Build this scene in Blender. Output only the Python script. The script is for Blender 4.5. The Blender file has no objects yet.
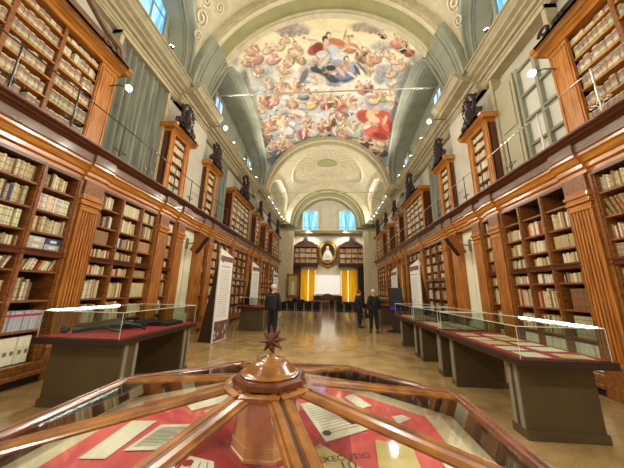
import bpy, bmesh, math, random
import numpy as np
from mathutils import Vector, Matrix
random.seed(7)
C = bpy.context.scene.collection
SC = bpy.context.scene
X0 = -0.25            # centre plane of the hall
PI = math.pi

# ------------------------------------------------------------------ camera
def cam_matrix(yaw, p, r):
    return Matrix.Rotation(yaw, 3, 'Z') @ Matrix.Rotation(PI/2+p, 3, 'X') @ Matrix.Rotation(r, 3, 'Z')
FPX = 245.0
CAMR = cam_matrix(math.radians(4.22), math.radians(13.02), math.radians(1.15))
CAMO = Vector((0, 0, 1.65))
cd = bpy.data.cameras.new('camera'); cam = bpy.data.objects.new('camera', cd); C.objects.link(cam)
cam.matrix_world = Matrix.Translation(CAMO) @ CAMR.to_4x4()
cd.sensor_fit = 'HORIZONTAL'; cd.sensor_width = 36; cd.lens = 36*FPX/624; cd.clip_start = 0.02; cd.clip_end = 200
SC.camera = cam
def proj(P):
    d = CAMR.transposed() @ (Vector(P)-CAMO)
    if d.z > -1e-3: return None
    return (312+FPX*d.x/-d.z, 234-FPX*d.y/-d.z, -d.z)

# ------------------------------------------------------------------ materials
def srgb(c):
    return tuple(((v/255)/12.92 if v/255 <= .04045 else ((v/255+.055)/1.055)**2.4) for v in c)
MATS = {}
def mat(name, col, rough=.5, metal=0, spec=.5, noise=None, bump=0, coat=0, emis=None, estr=0, wood=False, scale=(1,1,1)):
    if name in MATS: return MATS[name]
    m = bpy.data.materials.new(name); m.use_nodes = True; MATS[name] = m
    nt = m.node_tree; b = nt.nodes['Principled BSDF']; L = nt.links
    c = srgb(col); b.inputs['Base Color'].default_value = (*c, 1)
    b.inputs['Roughness'].default_value = rough; b.inputs['Metallic'].default_value = metal
    b.inputs['Specular IOR Level'].default_value = spec
    if coat: b.inputs['Coat Weight'].default_value = coat; b.inputs['Coat Roughness'].default_value = .12
    if emis: b.inputs['Emission Color'].default_value = (*srgb(emis), 1); b.inputs['Emission Strength'].default_value = estr
    if noise or bump:
        tc = nt.nodes.new('ShaderNodeTexCoord'); mp = nt.nodes.new('ShaderNodeMapping'); mp.inputs['Scale'].default_value = scale
        L.new(tc.outputs['Object'], mp.inputs['Vector'])
        n = nt.nodes.new('ShaderNodeTexNoise'); n.inputs['Scale'].default_value = noise[1] if noise else 8
        n.inputs['Detail'].default_value = 6; n.inputs['Distortion'].default_value = .15 if wood else 0
        L.new(mp.outputs[0], n.inputs['Vector'])
        if noise:
            r = nt.nodes.new('ShaderNodeValToRGB'); r.color_ramp.elements[0].position = .32; r.color_ramp.elements[1].position = .68
            r.color_ramp.elements[0].color = (*srgb(noise[0]), 1); r.color_ramp.elements[1].color = (*c, 1)
            L.new(n.outputs['Fac'], r.inputs[0]); L.new(r.outputs[0], b.inputs['Base Color'])
        if bump:
            bp = nt.nodes.new('ShaderNodeBump'); bp.inputs['Strength'].default_value = bump; bp.inputs['Distance'].default_value = .02
            L.new(n.outputs['Fac'], bp.inputs['Height']); L.new(bp.outputs[0], b.inputs['Normal'])
    return m
def attr_mat(name, rough=.6, bump=0, spec=.4, bscale=30):
    m = bpy.data.materials.new(name); m.use_nodes = True; MATS[name] = m
    nt = m.node_tree; b = nt.nodes['Principled BSDF']
    a = nt.nodes.new('ShaderNodeVertexColor'); a.layer_name = 'col'
    tc = nt.nodes.new('ShaderNodeTexCoord'); n = nt.nodes.new('ShaderNodeTexNoise'); n.inputs['Scale'].default_value = bscale
    nt.links.new(tc.outputs['Object'], n.inputs['Vector'])
    mx = nt.nodes.new('ShaderNodeMix'); mx.data_type = 'RGBA'; mx.blend_type = 'MULTIPLY'; mx.inputs[0].default_value = .22
    nt.links.new(a.outputs[0], mx.inputs[6])
    r = nt.nodes.new('ShaderNodeValToRGB'); r.color_ramp.elements[0].color = (.45, .4, .33, 1); r.color_ramp.elements[1].color = (1, 1, 1, 1)
    r.color_ramp.elements[0].position = .3; r.color_ramp.elements[1].position = .6
    nt.links.new(n.outputs['Fac'], r.inputs[0]); nt.links.new(r.outputs[0], mx.inputs[7]); nt.links.new(mx.outputs[2], b.inputs['Base Color'])
    b.inputs['Roughness'].default_value = rough; b.inputs['Specular IOR Level'].default_value = spec
    if bump:
        bp = nt.nodes.new('ShaderNodeBump'); bp.inputs['Strength'].default_value = bump; bp.inputs['Distance'].default_value = .02
        nt.links.new(n.outputs['Fac'], bp.inputs['Height']); nt.links.new(bp.outputs[0], b.inputs['Normal'])
    return m
def glass_mat(name, tint=(235,240,235), ior=1.45, refl=1.0):
    m = bpy.data.materials.new(name); m.use_nodes = True; nt = m.node_tree; nt.nodes.clear()
    o = nt.nodes.new('ShaderNodeOutputMaterial'); t = nt.nodes.new('ShaderNodeBsdfTransparent'); g = nt.nodes.new('ShaderNodeBsdfGlossy')
    t.inputs[0].default_value = (*srgb(tint), 1); g.inputs['Roughness'].default_value = .03; g.inputs[0].default_value = (refl, refl, refl, 1)
    f = nt.nodes.new('ShaderNodeLayerWeight'); f.inputs[0].default_value = .5; x = nt.nodes.new('ShaderNodeMixShader')
    pw = nt.nodes.new('ShaderNodeMath'); pw.operation = 'POWER'; pw.inputs[1].default_value = 4.5; nt.links.new(f.outputs['Facing'], pw.inputs[0])
    ma = nt.nodes.new('ShaderNodeMath'); ma.operation = 'MULTIPLY_ADD'; ma.inputs[1].default_value = .55; ma.inputs[2].default_value = (ior-1)**2/(ior+1)**2; nt.links.new(pw.outputs[0], ma.inputs[0])
    nt.links.new(ma.outputs[0], x.inputs[0]); nt.links.new(t.outputs[0], x.inputs[1]); nt.links.new(g.outputs[0], x.inputs[2]); nt.links.new(x.outputs[0], o.inputs[0])
    MATS[name] = m; return m
def emit_mat(name, col, s, noise=None):
    m = bpy.data.materials.new(name); m.use_nodes = True; nt = m.node_tree; nt.nodes.clear(); MATS[name] = m
    o = nt.nodes.new('ShaderNodeOutputMaterial'); e = nt.nodes.new('ShaderNodeEmission')
    e.inputs[0].default_value = (*srgb(col), 1); e.inputs[1].default_value = s; nt.links.new(e.outputs[0], o.inputs[0])
    if noise:
        tc = nt.nodes.new('ShaderNodeTexCoord'); mp = nt.nodes.new('ShaderNodeMapping'); mp.inputs['Scale'].default_value = noise[1]
        n = nt.nodes.new('ShaderNodeTexNoise'); n.inputs['Scale'].default_value = 1; n.inputs['Detail'].default_value = 3
        r = nt.nodes.new('ShaderNodeValToRGB'); r.color_ramp.elements[0].position = .35; r.color_ramp.elements[1].position = .65
        r.color_ramp.elements[0].color = (*srgb(noise[0]), 1); r.color_ramp.elements[1].color = (*srgb(col), 1)
        nt.links.new(tc.outputs['Object'], mp.inputs[0]); nt.links.new(mp.outputs[0], n.inputs['Vector']); nt.links.new(n.outputs['Fac'], r.inputs[0]); nt.links.new(r.outputs[0], e.inputs[0])
    return m
WOOD = mat('honey_wood', (208,138,52), .32, coat=.4, noise=((148,84,26), 3), wood=True, scale=(12, 12, .7))
WOODH = mat('honey_wood_lengthwise', (210,142,56), .27, coat=.55, noise=((162,96,32), 3), wood=True, scale=(10, .8, 10))
WDARK = mat('dark_red_wood', (112,56,28), .3, coat=.4, noise=((72,34,16), 3), wood=True, scale=(8, 1, 8))
WDEEP = mat('deep_brown_wood', (48,20,13), .45, coat=.08, noise=((34,15,10), 4), wood=True, scale=(4, 4, 4))
WMID = mat('mid_brown_wood', (160,100,46), .36, coat=.25, noise=((106,62,24), 3), wood=True, scale=(2, 8, 8))
FRIEZE = mat('worn_grey_wood', (132,104,82), .45, coat=.2, noise=((104,74,54), 5), wood=True, scale=(6, 1, 6))
BACK = mat('olive_shelf_back', (52,42,26), .95, spec=.2)
NAVY = mat('dark_navy_back', (26,24,52), .9)
STONE = mat('grey_green_plaster', (158,162,144), .8, noise=((142,146,128), 2), bump=.05)
CREAM = mat('cream_stucco', (220,212,184), .75, noise=((206,196,164), 3), bump=.05)
OLIVE = mat('olive_panel_paint', (166,164,116), .8, noise=((156,154,108), 2))
BEIGE = mat('beige_cornice_stucco', (192,182,148), .7, noise=((172,162,130), 4))
PLAST = mat('pale_wall_plaster', (205,200,182), .85, noise=((190,184,166), 1.5), bump=.08)
PALE = mat('pale_door_paint', (236,234,206), .7)
BRONZE = mat('dark_bronze', (76,64,58), .75, metal=.1, spec=.25, noise=((34,28,30), 9))
IRON = mat('wrought_iron', (70,66,62), .4, metal=.7)
STEEL = mat('pale_metal_rod', (205,200,180), .35, metal=.6)
GOLD = mat('aged_gilding', (176,140,70), .4, metal=.55, noise=((130,98,44), 12))
REDC = mat('crimson_cloth', (178,32,48), .85, noise=((160,24,40), 20))
PINKC = mat('rose_red_lining', (226,92,98), .7, noise=((216,80,88), 6))
CLAY = mat('grey_brown_laminate', (86,72,46), .5, noise=((76,62,40), 3))
CLAYS = mat('grey_edge_laminate', (128,124,108), .5)
BLACKC = mat('black_fabric', (22,22,26), .85)
BLACKP = mat('black_plastic', (18,18,20), .35)
NAVYC = mat('dark_navy_fabric', (24,26,38), .85)
SKIN = mat('skin', (214,160,130), .55)
GREYH = mat('grey_hair', (206,198,180), .8)
BROWNH = mat('brown_hair', (92,62,44), .8)
SHOE = mat('black_leather', (16,15,15), .4)
PAPER = mat('white_paper', (238,236,222), .7, noise=((226,224,208), 6))
PAPERY = mat('aged_yellow_paper', (224,206,150), .7, noise=((206,184,124), 10))
INK = mat('printed_ink', (70,66,60), .8)
INKR = mat('red_ink', (170,40,44), .8)
WHITE = mat('white_panel', (236,236,232), .5)
DARKB = mat('dark_brown_panel', (52,34,22), .5)
CURT = mat('grey_green_curtain', (150,154,138), .9, noise=((112,116,104), 1), scale=(14, 14, .8))
YCURT = mat('golden_yellow_curtain', (255,208,44), .8, noise=((226,164,20), 1), scale=(10, 10, .5))
def translucent(m, w):
    nt = m.node_tree; b = nt.nodes['Principled BSDF']; o = nt.nodes['Material Output']; t = nt.nodes.new('ShaderNodeBsdfTranslucent'); x = nt.nodes.new('ShaderNodeMixShader'); x.inputs[0].default_value = w
    src = b.inputs['Base Color'].links[0].from_socket; nt.links.new(src, t.inputs[0]); nt.links.new(b.outputs[0], x.inputs[1]); nt.links.new(t.outputs[0], x.inputs[2]); nt.links.new(x.outputs[0], o.inputs[0])
translucent(YCURT, .5)
SCREEN = mat('projection_screen_white', (244,240,230), .6, emis=(255,250,240), estr=.25)
BOOK = attr_mat('book_bindings', .6)
FRESCO = attr_mat('fresco_paint', .8, spec=.2, bscale=2.2)
PAINT = attr_mat('oil_paint', .5, spec=.4)
GLASS = glass_mat('clear_glass')
GLASSD = glass_mat('display_glass', (246,248,244), 1.42)
LAMPE = emit_mat('lamp_glow', (255,250,235), 60)
DOTE = emit_mat('small_lamp_glow', (255,250,240), 25)
TUBE = emit_mat('light_tube_glow', (250,252,255), 9)
BLUEW = emit_mat('blue_daylit_curtain', (150,205,240), 1.0, ((50,120,190), (7, 7, .6)))
BLUEW2 = emit_mat('pale_daylit_pane', (190,215,235), .9, ((120,150,180), (5, 5, 1)))
SLIT = emit_mat('daylight_slit', (250,244,200), .9)
TVE = emit_mat('violet_screen_band', (84,50,140), .3)
TVD = mat('dark_screen', (26,24,32), .5)

# ------------------------------------------------------------------ mesh builder
ORG = {}
class MB:
    def __init__(s): s.v = []; s.f = []; s.c = []
    def add(s, vs, fs, col=None):
        b = len(s.v); s.v += [tuple(v) for v in vs]; s.f += [tuple(i+b for i in f) for f in fs]; s.c += [col]*len(vs); return s
    def box(s, a, b, col=None):
        x0, x1 = sorted((a[0], b[0])); y0, y1 = sorted((a[1], b[1])); z0, z1 = sorted((a[2], b[2]))
        return s.add([(x0,y0,z0),(x1,y0,z0),(x1,y1,z0),(x0,y1,z0),(x0,y0,z1),(x1,y0,z1),(x1,y1,z1),(x0,y1,z1)],
              [(0,3,2,1),(4,5,6,7),(0,1,5,4),(1,2,6,5),(2,3,7,6),(3,0,4,7)], col)
    def ubox(s, sd, u0, u1, y0, y1, z0, z1, col=None):
        return s.box((X0+sd*u0, y0, z0), (X0+sd*u1, y1, z1), col)
    def taper(s, c, w0, d0, w1, d1, z0, z1, col=None):
        x, y = c
        return s.add([(x-w0,y-d0,z0),(x+w0,y-d0,z0),(x+w0,y+d0,z0),(x-w0,y+d0,z0),(x-w1,y-d1,z1),(x+w1,y-d1,z1),(x+w1,y+d1,z1),(x-w1,y+d1,z1)],
              [(0,3,2,1),(4,5,6,7),(0,1,5,4),(1,2,6,5),(2,3,7,6),(3,0,4,7)], col)
    def sweep(s, prof, y0, y1, sd, closed=True):      # profile (u,z) extruded along y
        n = len(prof); vs = [(X0+sd*u, y0, z) for u, z in prof]+[(X0+sd*u, y1, z) for u, z in prof]
        fs = [(i, (i+1) % n, n+(i+1) % n, n+i) for i in range(n if closed else n-1)]
        if closed: fs += [tuple(range(n-1, -1, -1)), tuple(range(n, 2*n))]
        return s.add(vs, fs)
    def beam(s, p, q, prof, up=(0,0,1)):              # profile (across, up) swept from p to q
        p, q = Vector(p), Vector(q); d = (q-p).normalized(); a = d.cross(Vector(up)).normalized(); b = a.cross(d)
        n = len(prof); vs = [p+a*x+b*z for x, z in prof]+[q+a*x+b*z for x, z in prof]
        return s.add(vs, [(i, (i+1) % n, n+(i+1) % n, n+i) for i in range(n)]+[tuple(range(n-1, -1, -1)), tuple(range(n, 2*n))])
    def tube(s, pts, r, n=8, closed=False):
        pts = [Vector(p) for p in pts]; m = len(pts); rs = r if isinstance(r, (list, tuple)) else [r]*m
        base = len(s.v); prev = None
        for i, p in enumerate(pts):
            if closed: d = pts[(i+1) % m]-pts[i-1]
            else: d = pts[min(i+1, m-1)]-pts[max(i-1, 0)]
            d.normalize()
            ref = prev if prev is not None and abs(prev.dot(d)) < .95 else (Vector((0,0,1)) if abs(d.z) < .9 else Vector((1,0,0)))
            a = (ref-d*ref.dot(d)).normalized(); b = d.cross(a); prev = a
            for k in range(n):
                t = 2*PI*k/n; s.v.append(tuple(p+(a*math.cos(t)+b*math.sin(t))*rs[i])); s.c.append(None)
        for i in range(m if closed else m-1):
            j = (i+1) % m
            for k in range(n):
                s.f.append((base+i*n+k, base+i*n+(k+1) % n, base+j*n+(k+1) % n, base+j*n+k))
        if not closed:
            s.f.append(tuple(base+k for k in range(n))[::-1]); s.f.append(tuple(base+(m-1)*n+k for k in range(n)))
        return s
    def lathe(s, prof, c=(0,0,0), n=24, rot=0, col=None, sx=1, sy=1):
        base = len(s.v)
        for r, z in prof:
            for k in range(n):
                t = 2*PI*k/n+rot; s.v.append((c[0]+sx*r*math.cos(t), c[1]+sy*r*math.sin(t), c[2]+z)); s.c.append(col)
        for i in range(len(prof)-1):
            for k in range(n):
                s.f.append((base+i*n+k, base+i*n+(k+1) % n, base+(i+1)*n+(k+1) % n, base+(i+1)*n+k))
        s.f.append(tuple(base+k for k in range(n))[::-1]); s.f.append(tuple(base+(len(prof)-1)*n+k for k in range(n)))
        return s
    def ball(s, c, rx, ry=None, rz=None, n=12, m=8, col=None):
        ry = ry or rx; rz = rz or rx
        pr = [(max(.02, math.sin(PI*i/m)), -math.cos(PI*i/m)) for i in range(m+1)]
        base = len(s.v); s.lathe([(a, b) for a, b in pr], (0,0,0), n, 0, col)
        for i in range(base, len(s.v)):
            v = s.v[i]; s.v[i] = (c[0]+v[0]*rx, c[1]+v[1]*ry, c[2]+v[2]*rz)
        return s
    def mesh(s, name, m, org=(0,0,0), smooth=False, recalc=True):
        me = bpy.data.meshes.new(name)
        o = org; me.from_pydata([(v[0]-o[0], v[1]-o[1], v[2]-o[2]) for v in s.v], [], s.f)
        if any(c is not None for c in s.c):
            a = me.color_attributes.new('col', 'FLOAT_COLOR', 'POINT')
            cols = np.array([(*(srgb(c) if c is not None else (.5,.5,.5)), 1) for c in s.c], dtype=np.float32)
            a.data.foreach_set('color', cols.ravel())
        if recalc and len(s.f) < 60000:
            bm = bmesh.new(); bm.from_mesh(me); bmesh.ops.recalc_face_normals(bm, faces=bm.faces); bm.to_mesh(me); bm.free()
        if smooth:
            me.polygons.foreach_set('use_smooth', [True]*len(me.polygons))
            try: me.set_sharp_from_angle(angle=math.radians(40))
            except Exception: pass
        if m: me.materials.append(m)
        return me
    def build(s, name, m, parent=None, smooth=False, bevel=0, **k):
        org = ORG.get(parent.name, (0,0,0)) if parent else (0,0,0)
        if parent is None and s.v and not k.get('noorg'):
            xs = [v[0] for v in s.v]; ys = [v[1] for v in s.v]; zs = [v[2] for v in s.v]
            org = ((min(xs)+max(xs))/2, (min(ys)+max(ys))/2, min(zs))
        me = s.mesh(name, m, org, smooth)
        o = bpy.data.objects.new(name, me); C.objects.link(o)
        if parent: o.parent = parent
        else: o.location = org
        ORG[o.name] = org
        if bevel:
            b = o.modifiers.new('bevel', 'BEVEL'); b.width = bevel; b.segments = 2; b.limit_method = 'ANGLE'
        return o
def tag(o, label=None, cat=None, group=None, kind=None):
    if label: o['label'] = label
    if cat: o['category'] = cat
    if group: o['group'] = group
    if kind: o['kind'] = kind
    return o
def thing(name, loc, label, cat, group=None, rz=0, kind=None):
    o = bpy.data.objects.new(name, None); C.objects.link(o); o.location = loc; o.rotation_euler = (0, 0, rz)
    o.empty_display_size = .1
    ORG[o.name] = tuple(loc) if rz == 0 else (0, 0, 0)
    return tag(o, label, cat, group, kind)
def local(o): ORG[o.name] = (0, 0, 0); return o
def copy_tree(o, parent=None):
    c = o.copy(); C.objects.link(c)
    if parent: c.parent = parent
    for ch in list(o.children): copy_tree(ch, c)
    return c
def struct(mb, name, m, parent=None, **k):
    o = mb.build(name, m, parent, **k)
    if parent is None: o['kind'] = 'structure'
    return o
SIDE = {-1: 'left', 1: 'right'}
YB, YE = -3.2, 26.0     # hall from behind the camera to the end wall

# ------------------------------------------------------------------ floor
def floor_mat():
    m = bpy.data.materials.new('polished_brown_floor'); m.use_nodes = True; nt = m.node_tree; b = nt.nodes['Principled BSDF']; L = nt.links
    tc = nt.nodes.new('ShaderNodeTexCoord')
    n = nt.nodes.new('ShaderNodeTexNoise'); n.inputs['Scale'].default_value = 1.6; n.inputs['Detail'].default_value = 8; n.inputs['Distortion'].default_value = 1.2
    n2 = nt.nodes.new('ShaderNodeTexNoise'); n2.inputs['Scale'].default_value = 40; n2.inputs['Detail'].default_value = 4
    L.new(tc.outputs['Object'], n.inputs['Vector']); L.new(tc.outputs['Object'], n2.inputs['Vector'])
    r = nt.nodes.new('ShaderNodeValToRGB'); e = r.color_ramp.elements
    e[0].position = .3; e[0].color = (*srgb((128,100,60)), 1); e[1].position = .7; e[1].color = (*srgb((190,160,108)), 1)
    mx = nt.nodes.new('ShaderNodeMath'); mx.operation = 'MULTIPLY_ADD'; mx.inputs[1].default_value = .35; L.new(n2.outputs['Fac'], mx.inputs[0]); 
    ad = nt.nodes.new('ShaderNodeMath'); ad.operation = 'MULTIPLY'; ad.inputs[1].default_value = .68; L.new(n.outputs['Fac'], ad.inputs[0]); L.new(ad.outputs[0], mx.inputs[2])
    L.new(mx.outputs[0], r.inputs[0]); L.new(r.outputs[0], b.inputs['Base Color'])
    b.inputs['Roughness'].default_value = .2; b.inputs['Coat Weight'].default_value = .4; b.inputs['Coat Roughness'].default_value = .1
    bp = nt.nodes.new('ShaderNodeBump'); bp.inputs['Strength'].default_value = .05; bp.inputs['Distance'].default_value = .05; L.new(n.outputs['Fac'], bp.inputs['Height']); L.new(bp.outputs[0], b.inputs['Normal'])
    return m
FLOOR = floor_mat()
struct(MB().box((-6.2, YB-.2, -.2), (5.7, 27.4, 0)), 'floor', FLOOR)

# ------------------------------------------------------------------ side walls (plaster behind the bookcases) and end walls
UW = 5.42
for s in (-1, 1):
    struct(MB().ubox(s, UW, UW+.3, YB, 27.4, 0, 12.6), 'wall_'+SIDE[s], PLAST)
struct(MB().box((X0-UW-.3, YB-.3, 0), (X0+UW+.3, YB, 14), ), 'wall_back', PLAST)

# ------------------------------------------------------------------ upper stone cornice with the breaks over the piers
PIERS = [(7.15, 9.0), (15.9, 17.75)]
def corn_prof(du):
    p = [(UW, 8.2), (5.26, 8.2), (5.26, 8.24), (5.22, 8.26), (5.22, 8.31), (5.17, 8.34), (5.17, 8.37), (5.22, 8.38), (5.22, 8.47), (5.14, 8.48), (5.1, 8.54), (4.98, 8.58), (4.98, 8.64), (4.86, 8.68), (4.82, 8.74), (4.75, 8.8), (4.75, 8.84), (4.69, 8.85), (4.69, 8.9), (UW, 8.9)]
    return [(u if u == UW else u-(du if z > 8.56 else du*.45), z) for u, z in p]
for s in (-1, 1):
    mb = MB(); mb.sweep(corn_prof(0), YB, 24.9, s)
    for a, b in PIERS: mb.sweep(corn_prof(.32), a, b, s)
    mb.sweep(corn_prof(.32), 24.2, 25.2, s)
    struct(mb, 'trim_1' if s < 0 else 'trim_2', BEIGE)
    mb = MB()                     # pier strips between gallery and cornice, and above it
    for a, b in PIERS:
        mb.ubox(s, UW, 5.1, a+.7, b+.1, 4.5, 8.2)
    struct(mb, 'trim_3' if s < 0 else 'trim_4', PLAST)

# ------------------------------------------------------------------ vault
CZ, R = 8.45, 4.65
def ip(tab, y):
    if y <= tab[0][0]: return tab[0][1]
    for (a, b), (c, d) in zip(tab, tab[1:]):
        if y <= c: return b+(d-b)*(y-a)/(c-a)
    return tab[-1][1]
G_MID = [(8.15,84),(8.2,66),(8.35,58),(9,54.5),(9.8,53.5),(10.8,53.5),(12.5,55.5),(14.5,60.5),(15.6,65),(16.2,70),(16.55,77),(16.7,84)]
G_NEAR = [(-1.4,84),(-1.2,70),(-.8,60),(.2,55),(2.8,53),(4.6,55),(5.8,59),(6.5,65),(6.85,72),(7.1,84)]
G_FAR = [(17.7,84),(17.9,72),(18.3,64),(19.2,59),(21.3,58),(23.2,60),(24.2,66),(24.6,74),(24.8,84)]
UL = 5.3
def vault(name, y0, y1, tab, r, material, ny, na, lname, lmat, paint=None, num='1'):
    ys = [y0+(y1-y0)*i/ny for i in range(ny+1)]
    vs = []; fs = []
    for y in ys:
        g = ip(tab, y)
        for k in range(na+1):
            a = math.radians(-g+2*g*k/na); vs.append((X0+r*math.sin(a), y, CZ+r*math.cos(a)))
    for i in range(ny):
        for k in range(na):
            b = i*(na+1)+k; fs.append((b, b+1, b+na+2, b+na+1))
    me = bpy.data.meshes.new(name); me.from_pydata(vs, [], fs)
    me.polygons.foreach_set('use_smooth', [True]*len(fs)); me.materials.append(material)
    if paint is not None:
        a = me.color_attributes.new('col', 'FLOAT_COLOR', 'POINT'); a.data.foreach_set('color', paint(np.array(vs)).astype(np.float32).ravel())
    o = bpy.data.objects.new(name, me); C.objects.link(o); o['kind'] = 'structure'
    # side lunettes: a ruled hood from the groin to the wall, ribs along the groin
    for s in (-1, 1):
        mb = MB(); rib = MB(); pts = []
        n = 60
        for i in range(n+1):
            y = y0+(y1-y0)*i/n; g = math.radians(ip(tab, y)); pts.append((r*math.sin(g), y, CZ+r*math.cos(g)))
        yc = (y0+y1)/2
        for off, (p) in enumerate([0]):
            vs = []; K = 6
            for (u, y, z) in pts:
                for k in range(K+1):
                    t = k/K; yy = yc+(y-yc)*(1-.10*t); zz = z-.12*math.sin(t*PI/2); vs.append((X0+s*(u+(UL-u)*t), yy, zz))
            mb.add(vs, [(i*(K+1)+k, i*(K+1)+k+1, (i+1)*(K+1)+k+1, (i+1)*(K+1)+k) for i in range(n) for k in range(K)])
        # lunette wall
        vs = []
        for (u, y, z) in pts:
            yy = yc+(y-yc)*.9; vs += [(X0+s*(UL+.02), yy, 8.7), (X0+s*(UL+.02), yy, z-.1)]
        mb.add(vs, [(2*i, 2*i+1, 2*i+3, 2*i+2) for i in range(n)])
        o2 = mb.build(lname+'_'+SIDE[s], lmat, None, smooth=True); o2['kind'] = 'structure'
        q = [(X0+s*(u-.02), y, z-.03) for u, y, z in pts]
        rib.tube(q, .055, 6)
        q = [(X0+s*(u+(UL-u)*.28), yc+(y-yc)*.972, z-.07) for u, y, z in pts]; rib.tube(q, .05, 6)
        q = [(X0+s*(u+(UL-u)*.38), yc+(y-yc)*.962, z-.09) for u, y, z in pts]; rib.tube(q, .03, 6)
        o3 = rib.build('trim_rib_'+lname+'_'+SIDE[s], CREAM if lmat is CREAM else STONE, None, smooth=True); o3['kind'] = 'structure'
    return o

# ---- fresco painting: clouds and figures painted on the vault surface
def fresco_paint(V):
    Rm = np.array(CAMR); d = (V-np.array(CAMO)) @ Rm
    px = 312+FPX*d[:, 0]/-d[:, 2]; py = 234-FPX*d[:, 1]/-d[:, 2]
    rng = random.Random(11)
    def L(c): return np.array(srgb(c))
    # ground colours: gold at the top, pearly middle, blue grey clouds below
    t = np.clip((py-20)/140, 0, 1)[:, None]
    g0, g1, g2, g3 = L((240,222,160)), L((238,232,205)), L((200,204,200)), L((150,162,172))
    col = np.where(t < .35, g0+(g1-g0)*(t/.35), np.where(t < .7, g1+(g2-g1)*((t-.35)/.35), g2+(g3-g2)*((t-.7)/.3)))
    def blob(x, y, rx, ry, ang, c, al=1., soft=.35):
        nonlocal col
        m = (abs(px-x) < max(rx, ry)*1.4) & (abs(py-y) < max(rx, ry)*1.4)
        if not m.any(): return
        ca, sa = math.cos(math.radians(ang)), math.sin(math.radians(ang))
        dx, dy = px[m]-x, py[m]-y
        e = np.sqrt(((dx*ca+dy*sa)/rx)**2+((-dx*sa+dy*ca)/ry)**2)
        w = np.clip((1.15-e)/soft, 0, 1)*al
        col[m] = col[m]*(1-w[:, None])+L(c)[None, :]*w[:, None]
    def cloud(x, y, rx, ry, base, n=16):
        blob(x, y, rx, ry, 0, base, .8, .5)
        for _ in range(n):
            a = rng.uniform(0, 2*PI); q = rng.uniform(.2, .8); bx, by = x+rx*q*math.cos(a), y+ry*q*math.sin(a); r = min(rx, ry)*rng.uniform(.2, .5)
            dk = tuple(int(v*.78) for v in base); lt = tuple(min(255, int(v*1.12+14)) for v in base)
            blob(bx+r*.25, by+r*.3, r, r, 0, dk, .65, .5); blob(bx, by, r*.9, r*.85, 0, base, .8, .4); blob(bx-r*.25, by-r*.3, r*.6, r*.5, 0, lt, .45, .9)
    F1, F2, F3 = (222,184,150), (190,144,112), (238,212,182)
    def fig(x, y, sz, cloth, cloth2=None, hair=(90,64,44)):
        a = rng.uniform(-50, 50); dk = tuple(int(v*.62) for v in cloth); lt = tuple(min(255, int(v*1.2+12)) for v in cloth)
        blob(x+sz*.1, y+sz*.5, sz*.75, sz*.5, a, dk, .9); blob(x, y+sz*.42, sz*.65, sz*.4, a, cloth, .95, .3); blob(x-sz*.2, y+sz*.3, sz*.3, sz*.12, a+40, lt, .9)
        if cloth2: blob(x+sz*.4, y+sz*.1, sz*.4, sz*.22, a-60, cloth2, .9)
        blob(x, y-sz*.05, sz*.26, sz*.38, a*.4, F1, 1); blob(x+sz*.1, y, sz*.12, sz*.3, a*.4, F2, .8)
        for k in range(4):
            b = rng.uniform(0, 360); l = sz*rng.uniform(.35, .6); r = math.radians(b)
            blob(x+l*math.cos(r), y+l*math.sin(r)*.8+(sz*.35 if k > 1 else 0), sz*.32, sz*.09, b, rng.choice((F1, F3, F2)), 1, .3)
        hx = x+rng.uniform(-.2, .2)*sz; blob(hx, y-sz*.5, sz*.15, sz*.17, 0, hair, 1); blob(hx+sz*.03, y-sz*.45, sz*.1, sz*.12, 0, F3, 1)
    # background speckle of cherubs and small clouds
    for _ in range(130):
        x, y = rng.uniform(236, 420), rng.uniform(22, 178)
        w = (225,205,165) if y < 70 else ((222,214,200) if y < 110 else (172,172,172))
        blob(x, y, rng.uniform(2, 6), rng.uniform(1.5, 4), rng.uniform(0, 180), tuple(int(v*rng.uniform(.86, 1.1)) if v*1.1 < 255 else v for v in w), .5, .6)
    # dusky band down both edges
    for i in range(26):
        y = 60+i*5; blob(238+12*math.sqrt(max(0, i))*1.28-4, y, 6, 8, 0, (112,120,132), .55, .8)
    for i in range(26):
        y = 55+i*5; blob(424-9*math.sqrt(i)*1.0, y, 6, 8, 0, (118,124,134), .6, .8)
    for c in ((295,29,16,7,(176,160,146)), (284,30,10,6,(168,150,138)), (362,27,14,5,(178,164,140)), (372,30,9,4,(164,150,128)),
              (268,68,14,8,(206,210,204)), (262,78,12,10,(176,186,188)), (258,90,12,9,(196,204,206)), (382,47,12,6,(184,190,188)), (388,62,14,8,(228,222,202)),
              (385,74,11,10,(162,170,180)), (395,80,10,9,(170,178,182)), (306,74,9,9,(170,166,172)), (316,78,9,6,(220,196,176)), (286,74,10,6,(222,196,166)),
              (333,81,9,6,(148,156,180)), (346,75,9,7,(140,154,184)), (385,104,10,7,(176,190,204)), (372,102,8,7,(168,174,192)), (358,107,7,6,(196,204,218)),
              (300,108,8,8,(196,204,214)), (322,112,9,6,(206,214,220)), (276,106,14,8,(214,218,218)), (268,112,10,7,(190,202,208)), (340,112,14,5,(226,226,218)),
              (282,128,9,10,(206,210,218)), (290,132,8,10,(188,196,212)), (281,139,7,7,(158,168,182)), (276,150,10,8,(128,140,156)), (272,158,7,8,(92,112,138)),
              (368,88,12,4,(236,232,214)), (296,92,14,5,(238,232,214)), (312,64,10,6,(196,188,180)), (362,64,10,5,(206,200,188)), (393,128,6,14,(126,140,160)),
              (300,140,8,6,(118,126,138)), (358,134,10,8,(172,190,180)), (244,82,6,16,(142,152,158))):
        cloud(*c)
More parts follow.
